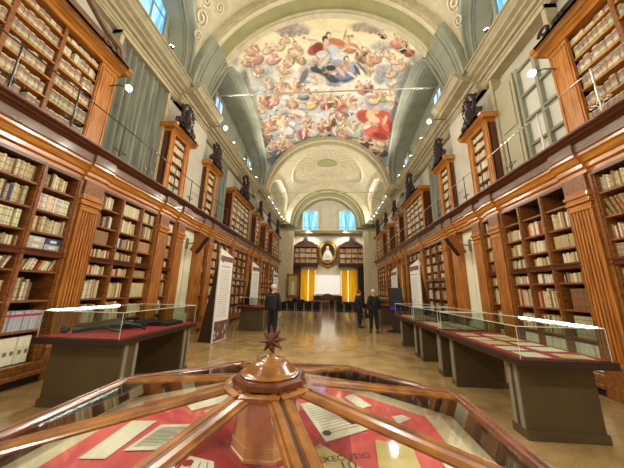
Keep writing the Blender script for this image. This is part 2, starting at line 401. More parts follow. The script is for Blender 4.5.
    figs = [(328,44,15,(196,92,48),(228,150,70)), (337,50,14,(150,170,205),(214,222,230)), (322,62,11,(88,98,104),(190,186,172)), (331,70,10,(70,86,96),(160,160,150)), (346,66,13,(110,136,190),(150,170,210)),
            (349,43,9,(226,140,70),None), (295,48,9,(206,176,130),(190,170,120)), (288,58,8,(220,190,150),None), (300,56,7,(170,150,104),None), (252,47,8,(226,160,128),(220,120,90)), (258,56,7,(214,140,120),None),
            (246,60,6,(206,150,120),(190,90,70)), (272,56,8,(222,150,140),(220,120,120)), (266,48,6,(236,190,150),None), (280,44,6,(226,196,140),None), (283,66,7,(214,182,144),None),
            (382,33,5,(60,52,46),None), (396,40,8,(226,120,104),(230,140,120)), (404,46,6,(52,56,70),(60,60,80)), (409,50,6,(176,64,52),None), (361,53,8,(140,104,60),(120,90,52)), (369,57,7,(222,160,120),None), (376,57,6,(226,150,120),None),
            (388,52,6,(210,180,140),None), (394,58,6,(232,200,170),None), (391,70,7,(228,200,160),None), (401,64,6,(226,190,160),None),
            (281,84,8,(228,176,140),(200,120,96)), (295,84,8,(226,150,110),(120,90,70)), (289,88,6,(236,200,170),None), (304,91,8,(120,126,136),(90,90,100)), (264,97,7,(206,120,90),(120,80,60)), (274,99,6,(220,150,120),None),
            (312,100,8,(226,196,110),(150,120,60)), (318,94,6,(232,180,150),None), (326,100,8,(220,60,60),(190,60,56)), (334,98,8,(96,110,60),(80,70,40)), (341,102,9,(196,92,52),(222,80,60)), (350,100,8,(216,170,130),(190,90,60)),
            (360,86,7,(206,100,92),(214,120,100)), (368,85,6,(140,90,104),None), (381,94,7,(180,166,90),(160,150,90)), (390,95,6,(236,200,160),(226,160,120)), (399,100,5,(90,110,110),None),
            (306,117,6,(214,170,130),None), (279,117,9,(236,216,150),(230,200,140)), (286,124,10,(216,222,232),(232,232,236)), (270,122,8,(214,150,120),(160,110,80)), (266,132,7,(176,120,92),None),
            (305,128,9,(196,84,96),(176,70,84)), (314,128,8,(196,200,196),(170,176,180)), (289,143,7,(226,160,120),None), (296,137,6,(150,156,160),None), (262,142,6,(130,130,140),None), (281,148,6,(110,110,124),None),
            (329,121,9,(150,90,60),(110,70,50)), (322,124,7,(176,116,76),None), (334,131,8,(96,118,150),(120,140,170)), (326,134,7,(60,70,84),None), (344,122,8,(206,206,150),(196,180,120)), (347,131,7,(206,120,90),(190,100,70)), (354,128,9,(168,190,166),(190,206,180)), (340,135,6,(206,140,100),None),
            (366,139,8,(120,64,52),(150,90,70)), (376,145,8,(214,200,170),(226,206,180)), (371,150,7,(104,52,48),None), (382,150,6,(80,70,80),None), (380,140,6,(222,190,150),None), (272,144,6,(200,160,140),None)]
    for _ in range(70):
        x = rng.uniform(256, 404); y = rng.uniform(92, 176)
        c = rng.choice(((206,196,176),(170,178,190),(196,150,110),(150,160,150),(214,206,190),(120,124,138),(200,120,90),(226,196,150)))
        fig(x, y, rng.uniform(5, 9), c, None)
    for _ in range(60):
        x, y = rng.uniform(254, 404), rng.uniform(78, 150); blob(x, y, rng.uniform(3, 8), rng.uniform(1.5, 3.5), rng.uniform(-30, 30), rng.choice(((240,238,226),(226,230,232),(206,212,218),(178,186,198))), .6, .7)
    for _ in range(34):
        x = rng.uniform(246, 412); y = rng.uniform(36, 84)
        if 300 < x < 352: continue
        fig(x, y, rng.uniform(4, 7), rng.choice(((236,214,170),(220,190,140),(226,180,140),(200,170,130))), None)
    for f in figs: fig(f[0], f[1], f[2]*1.22, *f[3:])
    for q in ((336,92,26,4,(238,232,216)), (300,94,10,4,(236,230,214)), (352,110,12,4,(228,228,222)), (300,121,6,4,(222,224,226)), (364,78,10,5,(238,232,212)), (296,76,8,4,(236,226,200))):
        blob(q[0], q[1], q[2], q[3], rng.uniform(-8, 8), q[4], .45, .8)
    # the two large figures: red mantle right, winged group centre
    for b in ((366,117,10,7,20,(206,66,42)), (382,118,9,8,-20,(214,70,44)), (377,133,12,7,10,(216,68,44)), (385,128,7,9,30,(198,56,40)), (370,130,8,5,-10,(232,96,66)), (380,136,8,3,20,(172,40,34)), (384,124,3,9,-30,(226,100,70)),
              (370,115,4,5,0,(232,186,130)), (374,119,6,3.5,30,(240,196,146)), (368,123,5,2,-40,(238,190,140)), (376,111,3,3.4,0,(220,170,120)), (385,120,1.8,5,20,(232,180,140)), (367,127,4,1.4,-25,(244,226,206)),
              (314,50,7,5,-35,(188,80,44)), (318,48,5,6,10,(150,56,40)), (337,42,9,3.5,15,(214,112,52)), (325,39,3,3.4,0,(70,60,50)), (326,41,2,2.4,0,(232,190,150)), (312,40,5,1.2,5,(214,180,140)), (304,38,1.8,1.4,0,(186,150,104)),
              (322,54,6,3.4,-10,(206,214,214)), (334,50,7,4,30,(196,210,226)), (340,56,7,3,-20,(216,220,220)), (345,35,1.2,6,15,(206,160,110)), (349,36,3,1.2,0,(190,150,80)), (352,36,2,1.6,0,(186,146,84)),
              (357,70,1.6,6,-30,(92,96,80)), (362,68,1.4,8,-42,(120,120,112)), (304,76,3,8,25,(120,120,132)), (341,72,2,6,-40,(226,190,150)), (320,67,6,2,-50,(190,190,170)), (326,60,7,2,-55,(206,206,190)), (316,70,6,3,20,(66,82,86)), (331,68,5,3,0,(54,74,84))):
        blob(*b[:6], 1., .3)
    # fine brush texture
    nz = np.sin(px*1.9+np.sin(py*1.3)*2)*np.sin(py*2.3+np.sin(px*.9)*3)
    lum = col @ np.array([.25, .6, .15]); col = col*.68+lum[:, None]*np.array([[1.04, 1.0, .9]])*.32
    n2 = np.sin(px*4.1+py*1.7+np.sin(py*3.1)*2)*np.sin(py*4.7-px*1.1)
    col = np.clip(col*1.14*(1+.13*nz[:, None]+.1*n2[:, None]), 0, 1)
    return np.concatenate([col, np.ones((len(col), 1))], 1)
vault('ceiling', 8.15, 16.8, G_MID, R+.1, FRESCO, 300, 300, 'lunette_middle', STONE, fresco_paint)
vault('ceiling_near', -1.4, 7.15, G_NEAR, R+.3, CREAM, 60, 60, 'lunette_near', STONE)
vault('ceiling_far', 17.65, 24.9, G_FAR, R+.02, CREAM, 60, 60, 'lunette_far', CREAM)
struct(MB().box((X0-5.7, YB-.3, 13.9), (X0+5.7, 27.6, 14.1)), 'ceiling_slab', PLAST)

def arch(name, y0, y1, r, cz, cx, strips, amax=84, n=64, ro=None):
    """strips: (y0, y1, r, material)"""
    root = None
    for i, (a, b, rr, m) in enumerate(strips):
        mb = MB(); vs = []; ro_ = ro or r+.7
        for k in range(n+1):
            t = math.radians(-amax+2*amax*k/n); S, K = math.sin(t), math.cos(t)
            vs += [(cx+rr*S, a, cz+rr*K), (cx+rr*S, b, cz+rr*K), (cx+ro_*S, b, cz+ro_*K), (cx+ro_*S, a, cz+ro_*K)]
        fs = [(4*k+j, 4*k+(j+1) % 4, 4*k+4+(j+1) % 4, 4*k+4+j) for k in range(n) for j in range(4)]+[(0,1,2,3), (4*n, 4*n+3, 4*n+2, 4*n+1)]
        mb.add(vs, fs); o = mb.build(name if i == 0 else name+'_strip', m, root, smooth=True)
        if root is None: root = o; root['kind'] = 'structure'
def arch_strips(a, b, r):
    w = b-a
    return [(a, a+.1*w, r-.02, BEIGE), (a+.1*w, a+.18*w, r-.06, CREAM), (a+.18*w, a+.27*w, r, CREAM), (a+.27*w, a+.72*w, r+.07, OLIVE), (a+.72*w, a+.8*w, r, CREAM), (a+.8*w, a+.9*w, r-.05, CREAM), (a+.9*w, b, r-.02, CREAM)]
arch('trim_arch_near', 7.1, 8.2, R, CZ, X0, arch_strips(7.05, 8.2, R), 60)
for s in (-1, 1):         # plain grey-green feet of the near arch, with ribs
    m = MB(); vs = []; n = 20
    for k in range(n+1):
        t = math.radians(59.5+26.5*k/n); q = R+.03; vs += [(X0+s*q*math.sin(t), 7.02, CZ+q*math.cos(t)), (X0+s*q*math.sin(t), 8.22, CZ+q*math.cos(t)), (X0+s*5.35*math.sin(t), 8.22, CZ+5.35*math.cos(t)), (X0+s*5.35*math.sin(t), 7.02, CZ+5.35*math.cos(t))]
    m.add(vs, [(4*k+j, 4*k+(j+1) % 4, 4*k+4+(j+1) % 4, 4*k+4+j) for k in range(n) for j in range(4)]+[(0,1,2,3), (4*n, 4*n+3, 4*n+2, 4*n+1)])
    for yy in (7.2, 7.35, 7.9, 8.05): m.tube([(X0+s*(R+.02)*math.sin(math.radians(59.5+26.5*k/n)), yy, CZ+(R+.02)*math.cos(math.radians(59.5+26.5*k/n))) for k in range(n+1)], .03, 6)
    struct(m, 'trim_arch_foot_'+SIDE[s], STONE, smooth=True)
arch('trim_arch_middle', 16.6, 17.75, R, CZ, X0, arch_strips(16.65, 17.75, R-.12), 86)
# stepped arches in front of the end wall
arch('trim_arch_end', 25, 25.3, 3.8, 8.5, X0, [(24.8, 24.95, 3.95, CREAM), (24.95, 25.1, 3.82, OLIVE), (25.1, 25.25, 3.7, CREAM)], 90, 48, 5.4)
arch('trim_arch_inner', 25.6, 26, 3.3, 8.4, X0, [(25.35, 25.6, 3.5, OLIVE), (25.6, 25.75, 3.34, CREAM), (25.75, 26.2, 3.24, OLIVE)], 90, 48, 4.4)
# oval stucco relief on the far vault
def on_far(x, y, dr=0):
    r = R+.02-dr; a = x/r; return (X0+r*math.sin(a), y, CZ+r*math.cos(a))
mb = MB()
for (ax, ay, cy, rr) in ((3.55, 3.2, 21.1, .1), (3.3, 2.95, 21.0, .05), (1.0, .8, 20.4, .06)):
    mb.tube([on_far(ax*math.cos(t*2*PI/64), cy+ay*math.sin(t*2*PI/64), .02) for t in range(64)], rr, 6, True)
for k in range(40):            # rays of shells and leaves inside the oval
    t = 2*PI*k/40; e = [(1.15, .95), (2.0, 1.7), (3.1, 2.75)]
    pts = [on_far(a*math.cos(t+.06*(i % 2)), 20.7+b*math.sin(t+.06*(i % 2)), .02) for i, (a, b) in enumerate(e)]
    mb.tube(pts, [.035, .06, .05], 5)
    for q in (.45, .75): mb.ball(on_far((1.1+2*q)*math.cos(t+.08), 20.75+(.9+1.85*q)*math.sin(t+.08), .02), .1, .12, .06, 6, 4)
mb.ball(on_far(0, 20.4, 0), .8, .6, .1)
struct(mb, 'trim_oval_relief', CREAM, smooth=True)
mo = MB(); v = [on_far(.92*math.cos(t*2*PI/32), 20.4+.72*math.sin(t*2*PI/32), .1) for t in range(32)]; mo.add(v, [tuple(range(32))])
struct(mo, 'trim_oval_medallion', OLIVE)
# stucco scroll ornaments at the corners of the near vault
mb = MB()
for s in (-1, 1):
    for k, (a0, y0, rr) in enumerate(((60, 6.35, .3), (54, 6.1, .24), (66, 6.6, .2), (50, 6.55, .2), (46, 6.2, .16))):
        pts = []
        for i in range(26):
            t = i/25*3.4*PI; q = rr*(1-i/30); a = math.radians(a0)+q*math.cos(t)/(R+.3); r = R+.24
            pts.append((X0+s*r*math.sin(a), y0+q*math.sin(t), CZ+r*math.cos(a)))
        mb.tube(pts, .035, 6)
struct(mb, 'trim_scroll_stucco', CREAM, smooth=True)

# ------------------------------------------------------------------ windows high in the lunettes
def hi_window(s, y, w, z0, z1, n, m=BLUEW2):
    t = thing('window_%d' % n, (X0+s*5.3, y, z0), 'tall lunette window', 'window'); t['kind'] = 'structure'
    for k in ('label', 'category'): del t[k]
    f = MB()
    for a, b in ((y-w/2-.12, y-w/2), (y+w/2, y+w/2+.12)): f.ubox(s, 5.16, 5.32, a, b, z0, z1)
    f.ubox(s, 5.16, 5.32, y-w/2-.12, y+w/2+.12, z1, z1+.12)
    f.ubox(s, 5.2, 5.3, y-.02, y+.02, z0, z1)
    for k in (1, 2): zz = z0+(z1-z0)*k/3; f.ubox(s, 5.2, 5.3, y-w/2, y+w/2, zz-.015, zz+.015)
    f.build('window_frame', STONE, t)
    MB().ubox(s, 5.24, 5.27, y-w/2, y+w/2, z0, z1).build('window_pane', m, t)
wn = 1
for s in (-1, 1):
    for (y, w, z0, z1, m) in ((5.4, 1.1, 8.95, 11.0, BLUEW), (1.2, 1.0, 8.95, 11.0, BLUEW), (10.0, .8, 8.95, 10.8, BLUEW2), (14.7, .8, 8.95, 10.2, BLUEW2), (19.6, .8, 8.95, 10.2, BLUEW2), (22.8, .8, 8.95, 10.0, BLUEW2)):
        hi_window(s, y, w, z0, z1, wn, m); wn += 1

# ------------------------------------------------------------------ BOOKS
BOOKS = []      # dicts gathered everywhere, the largest become individual objects
PALL = [(226,212,172), (214,196,150), (232,222,190), (206,190,148), (196,168,116), (178,150,106), (236,228,204), (160,128,84), (186,178,140), (216,206,176), (140,98,60), (200,182,140)]
PALL = PALL
PALU = [(206,204,176), (214,208,180), (196,192,164), (222,214,186), (188,182,150), (216,200,164), (206,196,160)]
CN = {(226,212,172):'cream', (214,196,150):'buff', (232,222,190):'ivory', (206,190,148):'sand-coloured', (196,168,116):'tan', (178,150,106):'light-brown', (236,228,204):'off-white', (160,128,84):'brown', (186,178,140):'olive-grey', (216,206,176):'parchment', (140,98,60):'dark-brown', (200,182,140):'beige',
      (206,204,176):'pale-grey', (214,208,180):'grey-cream', (196,192,164):'stone-grey', (222,214,186):'pale-cream', (188,182,150):'olive-grey', (216,200,164):'warm-cream', (206,196,160):'dusty-beige',
      (176,52,40):'red', (64,84,120):'blue', (60,50,44):'black', (200,204,216):'striped', (244,238,214):'boxed'}
ORD = ['first', 'second', 'third', 'fourth', 'fifth', 'sixth', 'seventh', 'eighth', 'ninth', 'tenth', 'eleventh', 'twelfth', 'thirteenth', 'fourteenth', 'fifteenth', 'sixteenth', 'seventeenth', 'eighteenth', 'nineteenth', 'twentieth', 'twenty-first', 'twenty-second', 'twenty-third', 'twenty-fourth', 'twenty-fifth', 'twenty-sixth', 'twenty-seventh', 'twenty-eighth']
def fill_shelf(s, y0, y1, z0, z1, uf, ub, pal, wmin, wmax, where, shelf_name, style=None, fillf=.97, rnd=random):
    """row of books between y0 and y1 standing on z0 under z1"""
    y = y0+.015; n = 0; H = z1-z0; row = []
    base = rnd.choice(pal); uni = rnd.random() < .16
    if style == 'empty': return
    bh = H*(rnd.uniform(.68, .86) if style != 'upper' else rnd.uniform(.7, .86))
    end = y0+(y1-y0)*fillf; rem = 0
    while y < end-.02:
        w = rnd.uniform(wmin, wmax)
        if y+w > end:
            if fillf == 1 and end-y > wmin*.5: w = end-y
            else: break
        c = tuple(min(255, int(v*rnd.uniform(.9, 1.06))) for v in base) if uni else rnd.choice(pal)
        if not uni and pal is PALL:
            q = rnd.random()
            if q < .02: c = (176,52,40)
            elif q < .04: c = (64,84,120)
            elif q < .07: c = (60,50,44)
        h = bh*(1 if uni else rnd.uniform(.82, 1.06)); h = min(h, H*.94)
        if style == 'box': c = (244,238,214); h = H*.86; w = wmax
        if style == 'stripe': c = (200,204,216); h = H*.68; w = wmin
        lean = 0
        if style == 'lean': lean = rnd.uniform(.25, .4)
        dep = rnd.uniform(.16, .24)
        row.append(dict(s=s, y=y, w=w*.95, z=z0, h=h, u=uf+(0 if uni else rnd.uniform(0, .03)), d=dep, c=c, lean=lean, style=style, where=where, shelf=shelf_name))
        y += w+(h*math.sin(lean)*.25 if lean else 0)
        if rnd.random() < .03: y += rnd.uniform(.02, .1)
    for i, b in enumerate(row): b['i'] = i if s > 0 else i; b['n'] = len(row)
    BOOKS.extend(row)

def book_geom(mb, b, fine=False):
    s, y0, w, z0, h, u, d, c = b['s'], b['y'], b['w'], b['z']+.002, b['h'], b['u'], b['d'], b['c']
    dk = tuple(int(v*.72) for v in c); pg = (228,216,184)
    st = len(mb.v)
    if not fine:
        mb.ubox(s, u, u+d, y0, y0+w, z0, z0+h, c)
    else:
        ub = u+d
        # rounded spine profile extruded in z
        k = 5; pr = [(u+.012*(1-math.sin(PI*i/k)), y0+w*i/k) for i in range(k+1)]
        pr = pr+[(ub, y0+w), (ub, y0)]; n = len(pr)
        vs = [(X0+s*a, b_, z0) for a, b_ in pr]+[(X0+s*a, b_, z0+h) for a, b_ in pr]
        mb.add(vs, [(i, (i+1) % n, n+(i+1) % n, n+i) for i in range(n)], c)
        mb.add(vs, [tuple(range(n-1, -1, -1)), tuple(range(n, 2*n))], pg)
        if b['style'] == 'stripe':
            mb.ubox(s, u-.002, u+.02, y0+.001, y0+w-.001, z0+h*.72, z0+h*.84, (196,60,60))
        elif b['style'] != 'box':
            for q in (.14, .5, .84): mb.ubox(s, u-.004, u+.02, y0+.002, y0+w-.002, z0+h*q, z0+h*q+.009, dk)
    if b['style'] == 'upper' or (b['style'] is None and False): pass
    if b['lean']:
        a = b['lean']; 
        for i in range(st, len(mb.v)):
            x, y, z = mb.v[i]; dy, dz = y-y0, z-z0
            mb.v[i] = (x, y0+dy*math.cos(a)+dz*math.sin(a), z0+dz*math.cos(a)-dy*math.sin(a)+w*math.sin(a))
    return mb

# ------------------------------------------------------------------ LOWER BOOKCASES
SHZ = [.34, .88, 1.39, 1.91, 2.29, 2.60, 3.0, 3.44]          # shelf tops; a thick rail stands under 2.29
TOPZ = 3.86
def lower_bay(s, y0, y1, nc, desc, where, col_names, fine, styles={}):
    t = thing('bookcase', (X0+s*5.2, (y0+y1)/2, 0), desc, 'bookcase', 'tall wooden bookcases below the gallery')
    MB().ubox(s, 5.36, 5.40, y0, y1, .2, TOPZ).build('back_panel', BACK, t)
    b = MB().ubox(s, 4.92, 5.38, y0, y1, 0, .13); b.build('plinth', WDEEP, t)
    b = MB().ubox(s, 4.84, 5.38, y0, y1, .13, .2).ubox(s, 4.9, 5.38, y0, y1, .2, .34); b.build('base_ledge', WMID, t, bevel=.01)
    wc = (y1-y0)/nc
    for i in range(nc+1):
        a = y0+wc*i; hw = .045 if 0 < i < nc else .05
        a = min(max(a, y0+hw), y1-hw)
        m = MB().ubox(s, 4.99, 5.37, a-hw, a+hw, .34, TOPZ); m.ubox(s, 4.965, 5.0, a-hw*.55, a+hw*.55, .36, TOPZ)
        m.build('upright', WMID, t)
    for k, z in enumerate(SHZ):
        th = .13 if k == 4 else .035
        m = MB().ubox(s, 5.0 if k != 4 else 4.975, 5.36, y0+.02, y1-.02, z-th, z)
        if k == 4: m.ubox(s, 4.95, 5.0, y0+.02, y1-.02, z-.04, z-.01); m.ubox(s, 4.95, 5.0, y0+.02, y1-.02, z-.12, z-.09)
        m.build('shelf' if k != 4 else 'middle_rail', WMID if k != 4 else WDARK, t)
    MB().ubox(s, 4.97, 5.37, y0, y1, TOPZ-.06, TOPZ).build('head_rail', WDARK, t)
    nm = ['bottom shelf', 'second shelf up', 'third shelf up', 'shelf under middle rail', 'shelf on middle rail', 'third shelf down', 'second shelf down', 'top shelf']
    for c in range(nc):
        a, bb = y0+wc*c+.055, y0+wc*(c+1)-.055
        for k, z in enumerate(SHZ):
            z1 = (SHZ+[TOPZ])[k+1]-(.13 if k == 3 else .035)
            st = styles.get((c, k)); f = random.choice((1, 1, 1, .97, .9, .8)) if fine < 2 else 1
            if st == 'half': st = None; f = .55
            w0, w1 = ((.028, .06) if fine == 0 else (.04, .07)) if fine < 2 else (.06, .1)
            if st == 'box': w1 = .1
            fill_shelf(s, a, bb, z, z1, 5.05, 5.3, PALL, w0, w1, where+(' '+col_names[c] if col_names else ''), nm[k], st, f)
    return t
def pilaster(s, yc, w, label, z1=TOPZ):
    t = thing('pilaster', (X0+s*4.95, yc, 0), label, 'pilaster', 'fluted wooden pilasters between the bookcases')
    a, b = yc-w/2, yc+w/2
    m = MB().ubox(s, 4.88, 5.4, a-.03, b+.03, 0, .2).ubox(s, 4.9, 5.4, a-.02, b+.02, .2, .55); m.build('pedestal', WMID, t, bevel=.008)
    m = MB().ubox(s, 4.968, 5.4, a, b, .55, 3.25).ubox(s, 4.93, 4.97, a, a+.022, .55, 3.25).ubox(s, 4.93, 4.97, b-.022, b, .55, 3.25)
    n = 6; ww = (w-.04)/n                           # raised reeds of the fluting
    for i in range(n):
        c = a+.02+ww*(i+.5); pr = [(4.97, c-ww*.36), (4.94, c-ww*.24), (4.925, c), (4.94, c+ww*.24), (4.97, c+ww*.36)]
        m.add([(X0+s*u, y, .62) for u, y in pr]+[(X0+s*u, y, 3.2) for u, y in pr], [(j, j+1, 6+j, 5+j) for j in range(4)]+[(0,1,2,3,4), (9,8,7,6,5)])
    m.build('shaft', WOOD, t)
    m = MB()
    for q, (z0, zz, o) in enumerate(((3.2, 3.26, .02), (3.26, 3.33, .0), (3.33, 3.38, .05), (3.38, 3.44, .025), (3.44, 3.5, .06), (3.5, 3.56, .03))): m.ubox(s, 4.93-o, 5.4, a-o*.5, b+o*.5, z0, zz)
    m.build('capital', WOODH, t, bevel=.006)
    MB().ubox(s, 4.92, 5.4, a, b, 3.56, z1).build('entablature_block', WMID, t, bevel=.006)
    return t
B1, B2, PER = 8.75, 16.85, 8.1
def side_name(s): return SIDE[s]
for s in (-1, 1):
    sn = SIDE[s]; fs = {(2,0):'box', (1,0):'box', (0,0):'box', (2,1):'stripe', (1,1):'stripe', (2,2):'half', (2,3):'lean', (1,3):'lean', (2,4):'empty'} if s < 0 else {(2,7): None, (0,5):'lean', (2,6): 'lean'}
    lower_bay(s, 2.35, 4.5, 3, 'nearest tall lower bookcase on the %s wall, before the first pilaster' % sn, '%s nearest lower bookcase' % sn, ['near column', 'middle column', 'far column'], 0, fs)
    st = {(k, 7): 'empty' for k in range(3)} if s > 0 else {(2, 4): 'half'}
    for k in range(3): st[(k, 0)] = 'box'
    lower_bay(s, 4.9, 6.9, 3, 'three-column lower bookcase between the first and second %s pilasters' % sn, '%s second lower bookcase' % sn, ['near column', 'middle column', 'far column'], 0, st)
    lower_bay(s, 7.3, 7.8, 1, 'narrow one-column lower bookcase before the pale wall niche, %s side' % sn, '%s narrow lower bookcase' % sn, None, 1)
    lower_bay(s, 9.67, 10.05, 1, 'narrow one-column lower bookcase just beyond the pale wall niche, %s side' % sn, '%s narrow far bookcase' % sn, None, 1)
    lower_bay(s, 10.45, 12.6, 3, 'wide lower bookcase standing behind the tall banners, %s side' % sn, '', None, 2)
    lower_bay(s, 13.0, 15.2, 3, 'wide lower bookcase beyond the tall banners, %s side' % sn, '', None, 2)
    lower_bay(s, 15.6, 16.0, 1, 'far narrow lower bookcase before the second niche, %s side' % sn, '', None, 2)
    lower_bay(s, 17.7, 18.2, 1, 'far narrow lower bookcase after the second niche, %s side' % sn, '', None, 2)
    lower_bay(s, 18.6, 20.7, 3, 'far lower bookcase beside the rows of chairs, %s side' % sn, '', None, 2)
    lower_bay(s, 21.1, 24.75, 4, 'farthest lower bookcase near the end wall, %s side' % sn, '', None, 2)
    for k, (y, w) in enumerate(((4.7, .4), (7.1, .4), (8.0, .4), (9.46, .4), (10.25, .4), (12.8, .4), (15.4, .4), (16.2, .4), (17.5, .4), (18.4, .4), (20.9, .4))):
        pilaster(s, y, w, '%s fluted honey-wood pilaster from the camera along the %s bookcases' % (ORD[k], sn))
    # pale niches
    for q, b in enumerate((B1, B2)):
        m = MB().ubox(s, 5.18, 5.42, b-.52, b+.52, 0, TOPZ); m.ubox(s, 5.14, 5.2, b-.45, b-.05, .9, 3.6); m.ubox(s, 5.14, 5.2, b+.05, b+.45, .9, 3.6); m.ubox(s, 5.06, 5.2, b-.5, b+.5, 0, .75)
        o = m.build('door_%d' % (1+q+(0 if s < 0 else 2)), PALE, None, bevel=.01); o['kind'] = 'structure'

# ------------------------------------------------------------------ gallery entablature along both sides
PILY = [4.7, 7.1, 8.0, 9.46, 10.25, 12.8, 15.4, 16.2, 17.5, 18.4, 20.9]
for s in (-1, 1):
    t = thing('gallery_ledge', (X0+s*4.9, 11, 3.86), 'long projecting wooden gallery ledge running along the %s wall' % SIDE[s], 'ledge')
    y0, y1 = 0.2, 24.78
    p1 = [(5.4,3.86),(4.99,3.86),(4.99,3.93),(4.94,3.96),(4.94,4.03),(4.9,4.06),(4.87,4.14),(4.83,4.17),(4.83,4.22),(5.4,4.22)]
    p2 = [(5.4,4.22),(4.85,4.22),(4.82,4.25),(4.82,4.44),(5.4,4.44)]
    p3 = [(5.4,4.42),(4.8,4.42),(4.76,4.45),(4.7,4.46),(4.68,4.49),(4.62,4.5),(4.6,4.52),(4.6,4.55),(5.4,4.55)]
    a, b, c = MB(), MB(), MB(); a.sweep(p1, y0, y1, s); b.sweep(p2, y0, y1, s); c.sweep(p3, y0, y1, s)
    for y in PILY:
        q = lambda P, d: [(u if u == 5.4 else u-d, z) for u, z in P]
        a.sweep(q(p1, .06), y-.26, y+.26, s); b.sweep(q(p2, .05), y-.25, y+.25, s)
    a.build('lower_moulding', WOODH, t); b.build('frieze', FRIEZE, t); c.build('top_moulding', WDARK, t)
    h = MB()
    for y in (3.1, 5.3, 6.4, 8.6, 10.9): h.tube([(X0+s*4.8, y-.05+.05*math.cos(k*PI/6)+.05, 4.28-.04*math.sin(k*PI/6)) for k in range(7)], .008, 6)
    h.build('ring_handles', STEEL, t, smooth=True)

# ------------------------------------------------------------------ UPPER BOOKCASES on the gallery
UZ = [4.66, 5.04, 5.42, 5.78, 6.12, 6.44]
def crest(par, s, y, z, sc=1.0):
    m = MB(); x = X0+s*4.82; sc *= 1.15
    m.lathe([(.16,0),(.18,.05),(.1,.1),(.07,.16),(.15,.28),(.19,.42),(.16,.55),(.08,.62),(.1,.68),(.12,.78),(.1,.88),(.03,.95)], (x, y, z), 12); m.ubox(s, 4.78, 5.3, y-.3, y+.3, z-.002, z+.05)
    for q in (-1, 1):
        for (a, b, r0, tw) in ((.22, .18, .16, 1), (.42, .12, .11, -1), (.2, .5, .12, -1), (.28, .72, .08, 1)):
            pts = []
            for i in range(20):
                tt = i/19*2.6*PI; r = r0*sc*(1-i/26); pts.append((x+.02*math.sin(tt), y+q*(a*sc+tw*r*math.cos(tt)), z+b*sc+r0*sc*.6+r*math.sin(tt)))
            m.tube(pts, .035*sc, 6)
    m.tube([(x, y+.24*sc*math.cos(k*2*PI/24), z+.62*sc+.34*sc*math.sin(k*2*PI/24)) for k in range(24)], .045*sc, 6, True)
    for k in range(18): m.ball((x-s*.02, y+.28*sc*math.cos(k*2*PI/18), z+.62*sc+.38*sc*math.sin(k*2*PI/18)), .055*sc, .06*sc, .05*sc, 6, 4)
    return m.build('carved_crest', BRONZE, par, smooth=True)
def upper_case(s, y0, y1, nc, desc, where, fine, pw=.22, uf=4.92, col_names=None, crest_on=True, low=False):
    t = thing('bookcase', (X0+s*5.1, (y0+y1)/2, 4.55), desc, 'bookcase', 'wooden bookcases standing on the gallery')
    z0, z1 = 4.552, 6.66
    MB().ubox(s, 5.38, 5.405, y0+.02, y1-.02, z0, z1).build('back_panel', NAVY, t)
    for a, b in ((y0, y0+.03), (y1-.03, y1)): MB().ubox(s, uf+.02, 5.4, a, b, z0, z1).build('side_panel', WDARK, t)
    for a, b in ((y0, y0+pw), (y1-pw, y1)):
        m = MB().ubox(s, uf, uf+.06, a, b, z0, z1); m.ubox(s, uf-.015, uf+.01, a+.03, a+.055, z0+.1, z1-.1).ubox(s, uf-.015, uf+.01, b-.055, b-.03, z0+.1, z1-.1)
        m.ubox(s, uf-.015, uf+.01, a+.03, b-.03, z1-.12, z1-.09).ubox(s, uf-.015, uf+.01, a+.03, b-.03, z0+.1, z0+.13)
        m.build('corner_post', WOOD, t)
    a0, a1 = y0+pw, y1-pw; wc = (a1-a0)/nc
    for i in range(1, nc): MB().ubox(s, uf+.04, 5.38, a0+wc*i-.03, a0+wc*i+.03, z0, z1).build('upright', WMID, t)
    for k, z in enumerate(UZ):
        MB().ubox(s, uf+.045, 5.38, a0, a1, z-.035, z).build('shelf', WOODH, t)
    if UZ[0] > z0+.05: MB().ubox(s, uf+.03, uf+.06, a0, a1, z0, UZ[0]-.03).build('bottom_rail', WDARK, t)
    nm = ['bottom shelf', 'second shelf up', 'third shelf up', 'third shelf down', 'second shelf down', 'top shelf']
    for c in range(nc):
        for k, z in enumerate(UZ):
            zt = (UZ+[z1])[k+1]-.035
            fill_shelf(s, a0+wc*c+(.03 if c else .0), a0+wc*(c+1)-(.03 if c < nc-1 else -.01), z, zt, uf+.06, 5.3, PALU, *((.06, .11) if fine == 0 else (.06, .1)), where+(' '+col_names[c] if col_names else ''), nm[k], 'upper', 1)
    P = [(5.4, z1), (uf-.02, z1), (uf-.05, z1+.05), (uf-.12, z1+.09), (uf-.16, z1+.1), (uf-.2, z1+.18), (uf-.23, z1+.2), (uf-.23, z1+.27), (5.4, z1+.27)]
    m = MB(); ex = .1; m.sweep(P, y0-.02, y1+.02, s)
    m.sweep([(5.4, z1+.1), (uf-.16, z1+.1), (uf-.2, z1+.18), (uf-.23, z1+.2), (uf-.23, z1+.27), (5.4, z1+.27)], y0-.14, y1+.14, s)
    m.build('cornice', WOODH, t)
    if crest_on: crest(t, s, (y0+y1)/2, z1+.27, 1.25 if y1-y0 > 2 else .95)
    return t
